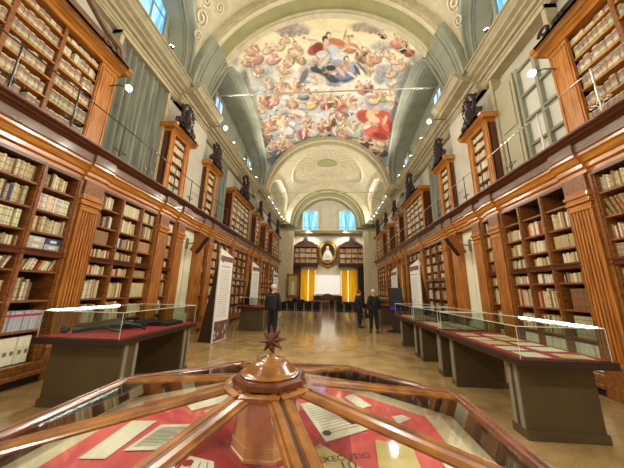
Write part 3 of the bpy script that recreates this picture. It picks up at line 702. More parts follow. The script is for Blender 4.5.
for s in (-1, 1):
    sn = SIDE[s]
    upper_case(s, .9, 4.62, 4, 'nearest and largest bookcase on the %s gallery, cut by the frame' % sn, '%s nearest gallery bookcase' % sn, 0, .4, 4.93, ['first column', 'second column', 'third column', 'fourth column'], crest_on=False)
    upper_case(s, 6.72, 7.8, 1, 'slender bookcase on the %s gallery between tall window and pale pier' % sn, '%s slender gallery bookcase' % sn, 1, .24)
    upper_case(s, 9.1, 10.15, 1, 'slender bookcase on the %s gallery just beyond the pale pier' % sn, '%s second slender gallery bookcase' % sn, 1, .24)
    upper_case(s, 11.95, 15.0, 4, 'broad bookcase with carved crest midway along the %s gallery' % sn, '', 2, .22)
    upper_case(s, 16.3, 17.4, 1, 'slender distant bookcase on the %s gallery, after the broad one' % sn, '', 2, .22)
    upper_case(s, 19.0, 20.1, 1, 'second slender distant bookcase on the %s gallery' % sn, '', 2, .22)
    upper_case(s, 21.5, 24.4, 4, 'farthest broad bookcase on the %s gallery by the end wall' % sn, '', 2, .22)
# scroll pediment on the near cases
for s in (-1, 1):
    t = [o for o in C.objects if o.get('label', '').startswith('nearest and largest bookcase on the %s' % SIDE[s])][0]
    m = MB(); pts = [(X0+s*4.8, 4.55, 6.98), (X0+s*4.8, 4.4, 7.25), (X0+s*4.8, 4.0, 7.3), (X0+s*4.8, 3.6, 7.5), (X0+s*4.8, 3.2, 7.95), (X0+s*4.8, 2.8, 8.05)]
    if s < 0: m.tube(pts, [.06, .1, .07, .07, .09, .05], 8)
    for (yy, zz, r0) in ((4.45, 7.12, .14), (4.1, 7.05, .1), (3.0, 7.75, .16)):
        m.tube([(X0+s*4.8, yy+r0*(1-i/26)*math.cos(i/3.2), zz+r0*(1-i/26)*math.sin(i/3.2)) for i in range(22)], .035, 6)
    m.ubox(s, 4.82, 5.1, 2.9, 4.3, 6.93, 7.2)
    m.build('carved_crest', BRONZE if s > 0 else FRIEZE, t, smooth=True)

# ------------------------------------------------------------------ tall gallery windows, curtains, niches
def curtain_mesh(s, u, y0, y1, z0, z1, amp=.05, n=60, per=.22):
    m = MB(); vs = []
    for i in range(n+1):
        y = y0+(y1-y0)*i/n; o = 1.4*amp*(math.sin(2*PI*(y-y0)/per)+.5*math.sin(2*PI*(y-y0)/(per*2.3)+1))
        for z, q in ((z0, 1.1), ((z0+z1)/2, 1), (z1, .7)): vs.append((X0+s*(u+o*q), y, z))
    m.add(vs, [(3*i+k, 3*i+k+1, 3*i+4+k, 3*i+3+k) for i in range(n) for k in range(2)])
    vs2 = [(v[0]+s*.015, v[1], v[2]) for v in vs]
    m.add(vs2, [(3*i+k, 3*i+k+1, 3*i+4+k, 3*i+3+k) for i in range(n) for k in range(2)])
    return m
def tagcurt(s, y0, y1, label):
    o = curtain_mesh(s, 5.28, y0, y1, 4.56, 8.1, n=int((y1-y0)*40)).build('curtain', CURT, None, smooth=True)
    tag(o, label, 'curtain')
tagcurt(-1, 4.72, 6.6, 'long grey-green curtain over the tall window, left gallery foreground')
tagcurt(-1, 10.3, 11.8, 'grey-green curtain on left gallery, before the broad crested bookcase')
tagcurt(1, 10.3, 11.8, 'grey-green curtain on right gallery, before the broad crested bookcase')
tagcurt(-1, 15.3, 16.2, 'narrow distant curtain after the broad bookcase on the left gallery')
tagcurt(1, 15.3, 16.2, 'narrow distant curtain after the broad bookcase on the right gallery')
# right near window: white blind behind glazing bars, pale shutter
t = thing('window_%d' % wn, (X0+5.3, 5.5, 4.56), 'x', 'window'); del t['label']; del t['category']; t['kind'] = 'structure'
f = MB()
for a in (4.75, 5.3, 5.85): f.ubox(1, 5.24, 5.4, a-.04, a+.04, 4.56, 7.6)
for z in (4.6, 5.3, 6.0, 6.7, 7.5): f.ubox(1, 5.25, 5.4, 4.72, 5.88, z-.03, z+.03)
f.build('window_frame', STONE, t)
MB().ubox(1, 5.34, 5.37, 4.75, 5.85, 4.6, 7.5).build('blind', mat('white_blind', (214,214,200), .8), t)
m = MB().ubox(1, 5.2, 5.26, 5.92, 6.6, 4.56, 7.6); m.ubox(1, 5.17, 5.2, 6.0, 6.5, 4.75, 5.9).ubox(1, 5.17, 5.2, 6.0, 6.5, 6.05, 7.4)
tag(m.build('shutter', mat('shutter_paint', (176,170,140), .6), None, bevel=.01), 'tall pale olive wooden shutter beside the window on right gallery', 'shutter')
# beige surround strips of the near windows
for s in (-1, 1):
    m = MB().ubox(s, 5.15, 5.42, 4.66, 4.76, 4.55, 8.2).ubox(s, 5.15, 5.42, 6.6, 6.7, 4.55, 8.2).ubox(s, 5.12, 5.42, 4.66, 6.7, 8.08, 8.2)
    struct(m, 'trim_%d' % (5 if s < 0 else 6), BEIGE)

# ------------------------------------------------------------------ gallery railing
for s in (-1, 1):
    t = thing('gallery_railing', (X0+s*4.66, 12, 4.55), 'thin iron railing with scroll brackets along the edge of the %s gallery' % SIDE[s], 'railing')
    MB().tube([(X0+s*4.64, .9, 5.36), (X0+s*4.64, 24.6, 5.36)], .013, 8).build('top_rail', IRON if s < 0 else STEEL, t, smooth=True)
    MB().tube([(X0+s*4.64, 7.8, 4.98), (X0+s*4.64, 24.6, 4.98)], .007, 6).build('lower_rail', IRON, t, smooth=True)
    y = 2.8; k = 0
    while y < 24:
        m = MB().tube([(X0+s*4.64, y, 4.55), (X0+s*4.64, y, 5.36)], .014, 8); m.ball((X0+s*4.64, y, 5.38), .022)
        for q in (-1, 1):
            m.tube([(X0+s*4.64, y+q*(0.02+.12*(1-i/22)*(1-math.cos(i/3.0))), 4.62+.02*i/2+.1*(1-i/22)*math.sin(i/3.0)) for i in range(20)], .009, 6)
        m.build('post', STEEL if (s > 0 and k < 3) else IRON, t, smooth=True); y += .92 if k % 2 == 0 else 1.1; k += 1

# ------------------------------------------------------------------ build the books
def vis(b):
    xc = X0+b['s']*b['u']; p0 = proj((xc, b['y'], b['z'])); p1 = proj((xc, b['y']+b['w'], b['z']+b['h'])); p2 = proj((xc, b['y'], b['z']+b['h']))
    if not (p0 and p1 and p2): return -1
    mx, my = (p0[0]+p1[0])/2, (p0[1]+p1[1])/2
    if not (-2 < mx < 626 and -2 < my < 470): return -1 if not (-40 < mx < 664 and -40 < my < 500) else 0
    hh = math.hypot(p2[0]-p0[0], p2[1]-p0[1]); ww = abs(p1[0]-p2[0])+.0
    return hh*ww
for b in BOOKS: b['a'] = vis(b)
BOOKS.sort(key=lambda b: -b['a'])
IND = BOOKS[:300]; REST = [b for b in BOOKS[300:] if b['a'] >= 0]
seen = {}
for b in IND:
    mb = book_geom(MB(), b, True); o = mb.build('book', BOOK, None)
    cn = CN.get(b['c'], 'plain')
    if b['style'] == 'box':
        lab = MB(); lab.ubox(b['s'], b['u']-.003, b['u'], b['y']+.025, b['y']+b['w']-.025, b['z']+b['h']*.35, b['z']+b['h']*.5)
        lab.build('spine_label', CLAYS, o)
    elif b['style'] == 'upper':
        lab = MB(); lab.ubox(b['s'], b['u']-.003, b['u']+.004, b['y']+.006, b['y']+b['w']-.006, b['z']+b['h']*.62, b['z']+b['h']*.82); lab.build('spine_label', mat('faded_red_leather', (170,118,104), .7), o)
    # position counted from the near end of the shelf
    i = b['i']; where = b['where']
    l = '%s book %s from near end, %s, %s' % (cn, ORD[min(i, 27)], b['shelf'], where)
    tag(o, l, 'book', 'books on the %s shelves' % b['where'].replace(' near column', '').replace(' middle column', '').replace(' far column', ''))
    seen[l] = seen.get(l, 0)+1
mb = MB()
for b in REST: book_geom(mb, b, False)
o = mb.build('books', BOOK, None); tag(o, 'all the smaller and more distant bound volumes filling the wall bookcases', 'books', kind='stuff')
# archive boxes stacked flat in the near left case
for y, z, c, l in ((3.88, 2.292, (190,190,180), 'grey archive box lying flat, lower near one of four, left nearest lower bookcase'), (4.15, 2.292, (186,186,176), 'grey archive box lying flat, lower far one of four, left nearest lower bookcase'), (3.885, 2.405, (200,200,188), 'pale archive box lying on top, near one of four, left nearest lower bookcase'), (4.155, 2.405, (58,84,128), 'blue archive box with white label lying on top, left nearest lower bookcase')):
    o = MB().ubox(-1, 5.06, 5.3, y, y+.25, z, z+.11, c).build('archive_box', BOOK, None); tag(o, l, 'box', 'archive boxes lying flat')
    MB().ubox(-1, 5.056, 5.06, y+.07, y+.18, z+.03, z+.08).build('label', PAPER, o)

# ------------------------------------------------------------------ end wall
t_end = struct(MB().box((X0-5.7, 26.3, 0), (X0+5.7, 26.6, 14)), 'wall_end', PLAST)
m = MB()
for s in (-1, 1): q = .2 if s < 0 else 0; m.ubox(s, 3.75-q, 5.42, 24.9, 26.3, 6.3, 7.7); m.ubox(s, 3.7-q, 4.3-q, 24.8, 25.2, 0, 7.7); m.ubox(s, 4.3-q, 5.42, 24.85, 25.0, 0, 6.3)
struct(m, 'trim_end_piers', CREAM)
m = MB().box((X0-5.4, 25.5, 7.7), (X0+5.4, 26.3, 7.82)).box((X0-5.4, 25.35, 7.82), (X0+5.4, 26.3, 8.0)); struct(m, 'trim_end_cornice', BEIGE)
for k, x in enumerate((-2.13, 1.95)):
    t = thing('window_%d' % (wn+1+k), (x, 26.2, 8.0), 'x', 'window'); del t['label']; del t['category']; t['kind'] = 'structure'
    f = MB().box((x-.98, 26.1, 8.0), (x-.84, 26.3, 10.45)).box((x+.84, 26.1, 8.0), (x+.98, 26.3, 10.45)).box((x-.98, 26.1, 10.35), (x+.98, 26.3, 10.5)); f.build('window_frame', CREAM, t)
    MB().box((x-.84, 26.24, 8.0), (x+.84, 26.27, 10.35)).build('window_pane', BLUEW, t)
# end gallery with two bookcases
for k, (x0, x1, sd) in enumerate(((-3.75, -1.35, 'left'), (1.05, 3.55, 'right'))):
    t = thing('bookcase', ((x0+x1)/2, 25.8, 4.4), 'bookcase with pediment and rail over the yellow curtain, %s of the oval portrait' % sd, 'bookcase', 'pedimented bookcases on the end wall')
    MB().box((x0, 26.2, 4.4), (x1, 26.28, 6.2)).build('back_panel', WDARK, t)
    for z in (4.55, 5.1, 5.65): MB().box((x0, 25.75, z-.04), (x1, 26.2, z)).build('shelf', WOODH, t)
    for i in range(5): x = x0+(x1-x0)*i/4; MB().box((x-.04, 25.72, 4.4), (x+.04, 26.2, 6.2)).build('upright', WMID, t)
    MB().box((x0-.1, 25.6, 6.2), (x1+.1, 26.28, 6.4)).build('cornice', WDARK, t)
    xm = (x0+x1)/2; p = MB().add([(x, y, z) for y in (25.8, 26.0) for x, z in ((x0, 6.4), (x1, 6.4), (xm+.7, 6.75), (xm+.25, 6.9), (xm+.12, 7.4), (xm, 7.6), (xm-.12, 7.4), (xm-.25, 6.9), (xm-.7, 6.75))], [tuple(range(8, -1, -1)), tuple(range(9, 18))]+[(i, (i+1) % 9, 9+(i+1) % 9, 9+i) for i in range(9)])
    p.build('pediment', WDEEP, t)
    MB().tube([(x0, 25.3, 5.3), (x1, 25.3, 5.3)], .03, 6).build('rail', STEEL, t)
    MB().box((x0-.1, 25.2, 4.0), (x1+.1, 26.28, 4.4)).build('balcony', WDEEP, t, bevel=.03)
    r = MB()
    for z in (4.55, 5.1, 5.65):
        x = x0+.08
        while x < x1-.1:
            w = random.uniform(.07, .13); c = random.choice(PALU+[(206,150,130), (190,120,100)]); r.box((x, 25.85, z+.003), (x+w*.95, 26.15, z+random.uniform(.34, .46)), c); x += w
    tag(r.build('books', BOOK, None), 'rows of small volumes in the end wall bookcase %s of the portrait' % sd, 'books', kind='stuff')
# oval portrait
t = thing('oval_portrait', (-.2, 26.1, 4.3), 'oval gilt-framed portrait of a person in white robes above the screen', 'painting')
m = MB(); cx, cz_, ax, az = -.2, 5.6, .82, 1.08
m.tube([(cx+ax*math.cos(a*2*PI/48), 26.05, cz_+az*math.sin(a*2*PI/48)) for a in range(48)], .17, 8, True)
m.tube([(cx+(ax+.2)*math.cos(a*2*PI/48), 26.1, cz_+(az+.2)*math.sin(a*2*PI/48)) for a in range(48)], .07, 6, True)
m.build('frame', GOLD, t, smooth=True)
m = MB()
for q in (-1, 1):
    m.tube([(cx+q*(1.0-.8*i/12+.0), 26.08, 4.6-.5*math.sin(i/12*PI/1.6)+.1) for i in range(13)], .09, 6)
    m.tube([(cx+q*(.95+.14*math.cos(i/2.5)), 26.08, 4.65+.14*math.sin(i/2.5)) for i in range(14)], .05, 6)
m.ball((cx, 26.05, 4.15), .3, .08, .22); m.build('swag_ornament', GOLD, t, smooth=True)
m = MB(); m.add([(cx+ax*math.cos(a*2*PI/40), 26.06, cz_+az*math.sin(a*2*PI/40)) for a in range(40)], [tuple(range(40))], (44,36,34))
def flat(m, pts, y, c): m.add([(x, y, z) for x, z in pts], [tuple(range(len(pts)))], c)
def ell(x, z, a, b, n=20): return [(x+a*math.cos(k*2*PI/n), z+b*math.sin(k*2*PI/n)) for k in range(n)]
flat(m, [(cx-.55, 4.85), (cx+.55, 4.85), (cx+.5, 5.3), (cx+.3, 5.75), (cx+.12, 5.95), (cx-.12, 5.95), (cx-.3, 5.75), (cx-.5, 5.3)], 26.05, (236,232,226))
flat(m, ell(cx, 6.1, .15, .2), 26.045, (222,180,150)); flat(m, ell(cx, 6.27, .16, .08), 26.04, (240,236,230)); flat(m, ell(cx-.2, 5.4, .1, .07), 26.04, (220,180,150)); flat(m, ell(cx, 5.2, .3, .16), 26.042, (214,206,196))
m.build('canvas', PAINT, t)
# projection screen
t = thing('projection_screen', (-.18, 25.5, 1.25), 'white projection screen hanging between the two yellow curtains', 'screen')
MB().box((-1.42, 25.55, 1.3), (1.07, 25.57, 3.28)).build('screen_cloth', SCREEN, t); MB().box((-1.5, 25.5, 3.26), (1.15, 25.62, 3.36)).build('housing', WHITE, t); MB().box((-1.42, 25.53, 1.26), (1.07, 25.59, 1.31)).build('bottom_bar', BLACKP, t)
struct(MB().box((-1.35, 26.1, 3.3), (1.05, 26.32, 4.3)), 'trim_end_panel', CREAM)
# curtains with the daylight slit between them
for k, (a, b, mid, sd) in enumerate(((-2.95, -1.5, -2.2, 'left'), (1.2, 2.85, 1.9, 'right'))):
    for q, (p0, p1) in enumerate(((a, mid-.025), (mid+.025, b))):
        vs = []; n = 30; m = MB()
        for i in range(n+1):
            x = p0+(p1-p0)*i/n
            for z in (.6, 2.2, 3.85): vs.append((x, 25.75+.05*math.sin(i*1.25), z))
        m.add(vs, [(3*i+j, 3*i+j+1, 3*i+4+j, 3*i+3+j) for i in range(n) for j in range(2)])
        tag(m.build('curtain', YCURT, None, smooth=True), 'golden yellow curtain half on the %s of its slit, %s of the screen' % (('left', 'right')[q], sd), 'curtain', 'yellow curtains on the end wall')
    o = MB().box((mid-.7, 26.24, .6), (mid+.7, 26.28, 3.8)).build('window_%d' % (wn+4+k), SLIT, None); o['kind'] = 'structure'
# framed picture on an easel at left, dark doorway at right, wood dado
t = thing('framed_picture', (-3.6, 24.4, .95), 'gold framed picture of a pale standing figure, left of the yellow curtains', 'picture')
fr = MB().box((-4.2, 24.45, 1.0), (-4.0, 24.55, 3.25)).box((-3.2, 24.45, 1.0), (-3.0, 24.55, 3.25)).box((-4.2, 24.45, 3.05), (-3.0, 24.55, 3.25)).box((-4.2, 24.45, 1.0), (-3.0, 24.55, 1.2)); fr.box((-4.1, 24.55, 0), (-4.04, 24.6, 1.2)).box((-3.16, 24.55, 0), (-3.1, 24.6, 1.2)).box((-4.1, 24.45, .92), (-3.1, 24.62, 1.0)); fr.build('frame', GOLD, t, bevel=.02)
m = MB(); flat(m, [(-4.0, 1.2), (-3.2, 1.2), (-3.2, 3.05), (-4.0, 3.05)], 24.5, (206,186,120)); flat(m, [(-3.8, 1.25), (-3.4, 1.25), (-3.45, 2.2), (-3.5, 2.5), (-3.7, 2.5), (-3.75, 2.2)], 24.49, (236,232,216)); flat(m, ell(-3.6, 2.66, .1, .13), 24.485, (222,180,140)); m.build('canvas', PAINT, t)
struct(MB().box((2.95, 25.9, 0), (3.55, 26.32, 4.0)), 'door_5', BLACKP)
m = MB().box((-4.3, 25.85, 0), (-3.0, 26.31, 3.9)).box((-3.0, 26.0, 0), (-1.45, 26.12, .6)).box((1.15, 26.0, 0), (2.9, 26.12, .6)); struct(m, 'trim_dado', WDARK)
t = thing('wooden_panel_bench', (-.15, 24.9, 0), 'high-backed wooden bench with arched centre below the projection screen', 'bench')
m = MB().box((-1.6, 25.0, 0), (1.25, 25.1, 1.2)); m.lathe([(.5,-.04),(.5,.04)], (0,0,0), 24); st = len(m.v)-48
for i in range(st, len(m.v)): x, y, z = m.v[i]; m.v[i] = (-.2+x, 25.05+z, 1.1+y*.6)
m.build('back', WDARK, t); MB().box((-1.6, 24.6, .4), (1.25, 25.0, .46)).build('seat', WMID, t); MB().box((-1.6, 24.62, 0), (-1.5, 25.0, .4)).build('leg', WMID, t); MB().box((1.15, 24.62, 0), (1.25, 25.0, .4)).build('leg', WMID, t)
t = thing('conference_table', (-.2, 22.5, 0), 'long dark wood conference table in front of the end wall', 'table')
MB().box((-1.5, 22.1, .72), (1.1, 22.9, .78)).build('tabletop', WMID, t, bevel=.01); MB().box((-1.4, 22.15, .3), (1.0, 22.2, .72)).build('front_panel', WDARK, t)
for x in (-1.4, .95): MB().box((x, 22.15, 0), (x+.08, 22.85, .72)).build('leg', WDARK, t)
for x, l in ((-1.15, 'left'), (.72, 'right')):
    t = thing('monitor', (x, 22.5, .78), 'small black monitor standing on the %s end of the conference table' % l, 'monitor')
    MB().box((x-.27, 22.48, .9), (x+.27, 22.52, 1.22)).build('screen', BLACKP, t); MB().box((x-.03, 22.5, .79), (x+.03, 22.54, .92)).build('stand', BLACKP, t); MB().box((x-.12, 22.42, .78), (x+.12, 22.6, .795)).build('base', BLACKP, t)

# ------------------------------------------------------------------ tie rods
for k, (y, z, l) in enumerate(((8.6, 9.72, 'nearest metal tie rod spanning the vault in front of the fresco'), (16.7, 8.62, 'second metal tie rod spanning the hall below the oval relief'), (24.9, 8.15, 'farthest thin tie rod spanning the hall before the end wall'))):
    tag(MB().tube([(X0-4.62, y, z), (X0+4.62, y, z)], .028 if k == 0 else .03, 8).build('tie_rod', STEEL, None, smooth=True), l, 'rod')

# ------------------------------------------------------------------ lamps
def light(kind, loc, energy, col=(1, .93, .8), size=.1, rot=None, spot=None, blend=.6):
    d = bpy.data.lights.new('lamp_light', kind); d.energy = energy; d.color = col
    if kind in ('POINT', 'SPOT'): d.shadow_soft_size = size
    if kind == 'AREA': d.size = size
    if spot: d.spot_size = math.radians(spot); d.spot_blend = blend
    o = bpy.data.objects.new('lamp_light', d); C.objects.link(o); o.location = loc
    if rot is not None: o.rotation_euler = Vector(rot).to_track_quat('-Z', 'Y').to_euler()
    return o
def flood(name, s, u, y, z, r, label, cat='floodlight', pw=0, group='floodlights on the gallery arms', aim=(0,0,-1), arm=True):
    x = X0+s*u; t = thing(name, (x, y, z), label, cat, group)
    a = Vector((-s*.7, 0, -.5)).normalized() if aim is None else Vector(aim).normalized()
    q = a.to_track_quat('-Z', 'Y').to_matrix()
    m = MB(); m.lathe([(r*.6, r*1.4), (r*.9, r*.9), (r*1.05, 0), (r*.95, -.02*r)], (0,0,0), 16)
    m.v = [tuple(Vector((x, y, z))+q @ Vector(v)) for v in m.v]; m.build('housing', IRON, t, smooth=True)
    m = MB(); m.lathe([(r*.9, -.05*r), (r*.88, -.25*r)], (0,0,0), 16); m.v = [tuple(Vector((x, y, z))+q @ Vector(v)) for v in m.v]; m.build('lamp_lens', LAMPE if r > .05 else DOTE, t)
    if arm: MB().tube([(x, y, z), (x+s*.25, y, z+.1), (X0+s*5.42, y, z+.05)], .012, 6).build('arm', IRON, t)
    if pw and r > .07: light('SPOT', Vector((x, y, z))+a*(.06+r), pw, size=.1, rot=a, spot=150, blend=.8)
    elif pw: light('SPOT', Vector((x, y, z))+Vector((-s*.1, 0, .06)), pw, size=.1, rot=(-s*.8, -.05, .08), spot=172, blend=.5)
    return t
P1, P2 = 330, 330
flood('floodlight', -1, 4.45, 4.5, 6.18, .075, 'bright floodlight by the end of the near left gallery bookcase', pw=P1, aim=(.8,-.3,-.35))
flood('floodlight', 1, 4.45, 4.52, 6.15, .075, 'bright floodlight by the end of the near right gallery bookcase', pw=P1, aim=(-.8,-.3,-.35))
flood('floodlight', -1, 4.3, 9.1, 8.5, .085, 'bright floodlight under the left pier cornice beside the fresco', pw=P2, aim=(.6,-.5,-.4))
flood('floodlight', 1, 4.3, 9.05, 8.5, .085, 'bright floodlight under the right pier cornice beside the fresco', pw=P2, aim=(-.6,-.5,-.4))
for s in (-1, 1):
    sn = SIDE[s]
    for k, (y, z, pw, l) in enumerate(((.3, 9.05, 120, 'behind the camera line'), (5.85, 9.05, 130, 'nearest in view'), (11.0, 9.05, 165, 'second along'), (12.6, 9.05, 0, 'third along'), (13.8, 9.05, 165, 'fourth along'), (15.0, 9.05, 0, 'fifth along'), (18.6, 9.05, 165, 'sixth along'), (20.0, 9.05, 0, 'seventh along'), (21.4, 9.05, 150, 'eighth along'), (22.8, 9.05, 0, 'ninth along'), (24.0, 9.05, 60, 'last along'))):
        flood('spotlight', s, 4.72, y, z, .05 if k != 1 else .06, 'small spotlight on top of the %s upper cornice, %s' % (sn, l), 'spotlight', pw, 'small spotlights along the upper cornice', (-s*.35, -.25, .75), arm=False)
for s in (-1, 1):
    flood('floodlight', s, 4.45, -1.6, 6.18, .075, 'added unseen fill floodlight, %s side behind the viewpoint' % SIDE[s], pw=330, aim=(-s*.8, .3, -.35))  # fill light added out of view, then given a housing and arm
    x = X0+s*1.9
    t = thing('spotlight', (x, 24.9, 8.12), 'small spotlight clamped under the farthest tie rod, %s one, aimed at the end wall' % SIDE[s], 'spotlight')
    MB().tube([(x, 24.9, 8.13), (x, 24.9, 8.02)], .015, 6).build('clamp', IRON, t); MB().tube([(x, 24.86, 8.04), (x, 24.96, 7.92)], .045, 10).build('housing', IRON, t)
    light('SPOT', (x, 24.97, 7.9), 130, size=.1, rot=(s*.1, .35, -1), spot=130)

# ------------------------------------------------------------------ wall loudspeakers / tilted boxes on brackets
for s in (-1, 1):
    x = X0+s*4.62; t = thing('loudspeaker', (x, 8.75, 3.2), 'tilted wooden loudspeaker box on a grey bracket below the %s gallery' % SIDE[s], 'loudspeaker')
    m = MB().box((-.12, -.14, -.38), (.12, .14, .38)); Rr = Matrix.Rotation(-s*math.radians(32), 3, 'Y')
    m.v = [tuple(Vector((x, 8.75, 3.3))+Rr @ Vector(v)) for v in m.v]; m.build('cabinet', mat('loudspeaker_veneer', (150,92,44), .7), t, bevel=.01)
    g = MB().box((-.13, -.12, -.35), (-.121, .12, .35)) if s > 0 else MB().box((.121, -.12, -.35), (.13, .12, .35)); g.v = [tuple(Vector((x, 8.75, 3.3))+Rr @ Vector(v)) for v in g.v]; g.build('grille', WDEEP, t)
    MB().tube([(x+s*.1, 8.75, 3.3), (x+s*.5, 8.75, 3.3)], .02, 6).ubox(s, 5.1, 5.18, 8.68, 8.82, 3.1, 3.5).build('bracket', CLAYS, t)

# ------------------------------------------------------------------ side display cases
def display_case(x0, x1, y0, y1, h, label, pedy, slits, tube=True):
    t = thing('display_case', ((x0+x1)/2, (y0+y1)/2, 0), label, 'display case', 'long display cases with glass hoods')
    MB().box((x0, y0, h-.085), (x1, y1, h)).build('table_frame', WDEEP, t, bevel=.008)
    MB().box((x0+.05, y0+.05, h), (x1-.05, y1-.05, h+.008)).build('cloth_lining', REDC, t)
    for (a, b) in pedy:
        m = MB().box((x0+.14, a, 0), (x1-.07, b, h-.086)).box((x0+.12, a-.02, 0), (x1-.05, b+.02, .1)); m.build('pedestal', CLAY, t, bevel=.004)
        xx = x0+.14 if slits > 0 else x1-.07
        e = MB(); d = -slits
        e.box((xx+d*.0, a+.02, .1), (xx+d*.015, a+.08, h-.1)).box((xx, b-.08, .1), (xx+d*.015, b-.02, h-.1)); e.build('edge_strip', CLAYS, t)
    gz = h+.36; g = MB(); th = .006
    a, b, c, d = x0+.04, x1-.04, y0+.04, y1-.04
    g.box((a, c, h), (b, c+th, gz)).box((a, d-th, h), (b, d, gz)).box((a, c, h), (a+th, d, gz)).box((b-th, c, h), (b, d, gz)).box((a, c, gz-th), (b, d, gz)); g.build('glass_hood', GLASS, t)
    e = MB()
    for p, q in (((a,c),(b,c)), ((b,c),(b,d)), ((b,d),(a,d)), ((a,d),(a,c))): e.tube([(p[0], p[1], gz), (q[0], q[1], gz)], .004, 4)
    for p in ((a,c), (b,c), (b,d), (a,d)): e.tube([(p[0], p[1], h), (p[0], p[1], gz)], .004, 4)
    e.build('glass_edges', mat('pale_glass_edge', (214,222,214), .2), t)
    if tube:
        xt = b-.03 if slits > 0 else a+.03
        MB().tube([(xt, c+.05, gz+.008), (xt, c+1.3, gz+.008)], .006, 8).build('light_tube', TUBE, t)
    return t
display_case(-4.2, -2.88, 3.42, 5.45, .93, 'near display case with black sculpture on red cloth, left of the octagonal table', [(3.6, 3.9), (5.1, 5.35)], -1)
display_case(2.2, 3.27, 3.25, 5.42, .92, 'nearest display case of the right row, papers on red cloth', [(3.5, 3.72), (5.15, 5.3)], 1)
display_case(2.2, 3.27, 5.47, 7.05, .92, 'middle display case of the right row, papers on red cloth', [(5.7, 5.88), (6.8, 6.95)], 1, tube=False)
display_case(2.2, 3.27, 7.1, 8.9, .92, 'farthest display case of the right row, next to the banner', [(7.2, 7.36), (8.5, 8.7)], 1, tube=False)
display_case(-3.85, -2.65, 10.3, 11.6, .95, 'distant display case on the left behind the first banner', [(10.45, 11.4)], -1, tube=False)
display_case(2.5, 3.7, 13.3, 14.8, .95, 'distant display case on the right behind the two men', [(13.4, 14.6)], 1, tube=False)
# case contents
rp = random.Random(3)
pl = {5.42: 'nearest', 7.05: 'middle', 8.9: 'farthest'}
for (ya, yb, nm) in ((3.35, 5.3, 'nearest'), (5.55, 6.95, 'middle'), (7.2, 8.8, 'farthest')):
    y = ya; i = 0
    while y < yb-.25:
        for q, (xa, sd) in enumerate(((2.32, 'aisle'), (2.76, 'wall'))):
            w, h = rp.uniform(.26, .36), rp.uniform(.2, .3); a = rp.uniform(-.15, .15); cx_, cy_ = xa+w/2+.03, y+h/2
            m = MB(); co, si = math.cos(a), math.sin(a)
            m.add([(cx_+dx*co-dy*si, cy_+dx*si+dy*co, z) for z in (.93, .934) for dx, dy in ((-w/2, -h/2), (w/2, -h/2), (w/2, h/2), (-w/2, h/2))], [(3,2,1,0), (4,5,6,7), (0,1,5,4), (1,2,6,5), (2,3,7,6), (3,0,4,7)])
            o = m.build('document', PAPER if rp.random() < .7 else PAPERY, None)
            ln = MB()
            for k in range(6):
                yy = -h/2+.03+k*(h-.06)/5; ln.add([(cx_+dx*co-dy*si, cy_+dx*si+dy*co, .9345) for dx, dy in ((-w/2+.03, yy), (w/2-.03, yy), (w/2-.03, yy+.006), (-w/2+.03, yy+.006))], [(0,1,2,3)])
            ln.build('text_lines', INK, o)
            tag(o, '%s printed document from the near end, %s side of the %s right display case' % (ORD[i], sd, nm), 'document', 'documents in the right display cases')
        y += .36; i += 1
# black sculpture lying in the left case, and a dark bound volume
t = thing('sculpture', (-3.6, 4.2, .94), 'black reclining bronze figure lying on red cloth in the left display case', 'sculpture')
m = MB(); m.tube([(-3.95, 3.75, .97), (-3.75, 3.95, 1.02), (-3.6, 4.15, 1.03), (-3.45, 4.4, .99), (-3.4, 4.6, .97)], [.03, .06, .08, .05, .03], 8); m.tube([(-3.7, 4.0, 1.02), (-3.45, 3.9, .98), (-3.3, 3.95, .96)], [.03, .025, .015], 6); m.tube([(-3.55, 4.2, 1.03), (-3.3, 4.3, .99), (-3.15, 4.25, .96)], [.035, .025, .015], 6)
m.build('body', BLACKP, t, smooth=True); MB().ball((-4.02, 3.7, 1.0), .055).build('head', BLACKP, t, smooth=True)
t = thing('open_book', (-3.5, 4.95, .94), 'large dark open book lying at the far end of the left display case', 'book')
m = MB().add([(-3.95,4.7,.945),(-3.5,4.7,.955),(-3.5,5.2,.955),(-3.95,5.2,.945),(-3.95,4.7,.99),(-3.72,4.7,1.02),(-3.5,4.7,.975),(-3.95,5.2,.99),(-3.72,5.2,1.02),(-3.5,5.2,.975)], [(0,1,6,5,4),(3,7,8,9,2),(4,5,8,7),(5,6,9,8),(0,4,7,3),(0,3,2,1)]); m.build('cover', BLACKC, t)
m = MB().add([(-3.5,4.7,.955),(-3.05,4.7,.945),(-3.05,5.2,.945),(-3.5,5.2,.955),(-3.5,4.7,.975),(-3.28,4.7,1.02),(-3.05,4.7,.99),(-3.5,5.2,.975),(-3.28,5.2,1.02),(-3.05,5.2,.99)], [(0,1,6,5,4),(3,7,8,9,2),(4,5,8,7),(5,6,9,8),(1,2,9,6),(0,3,2,1)]); m.build('pages', BLACKC, t)

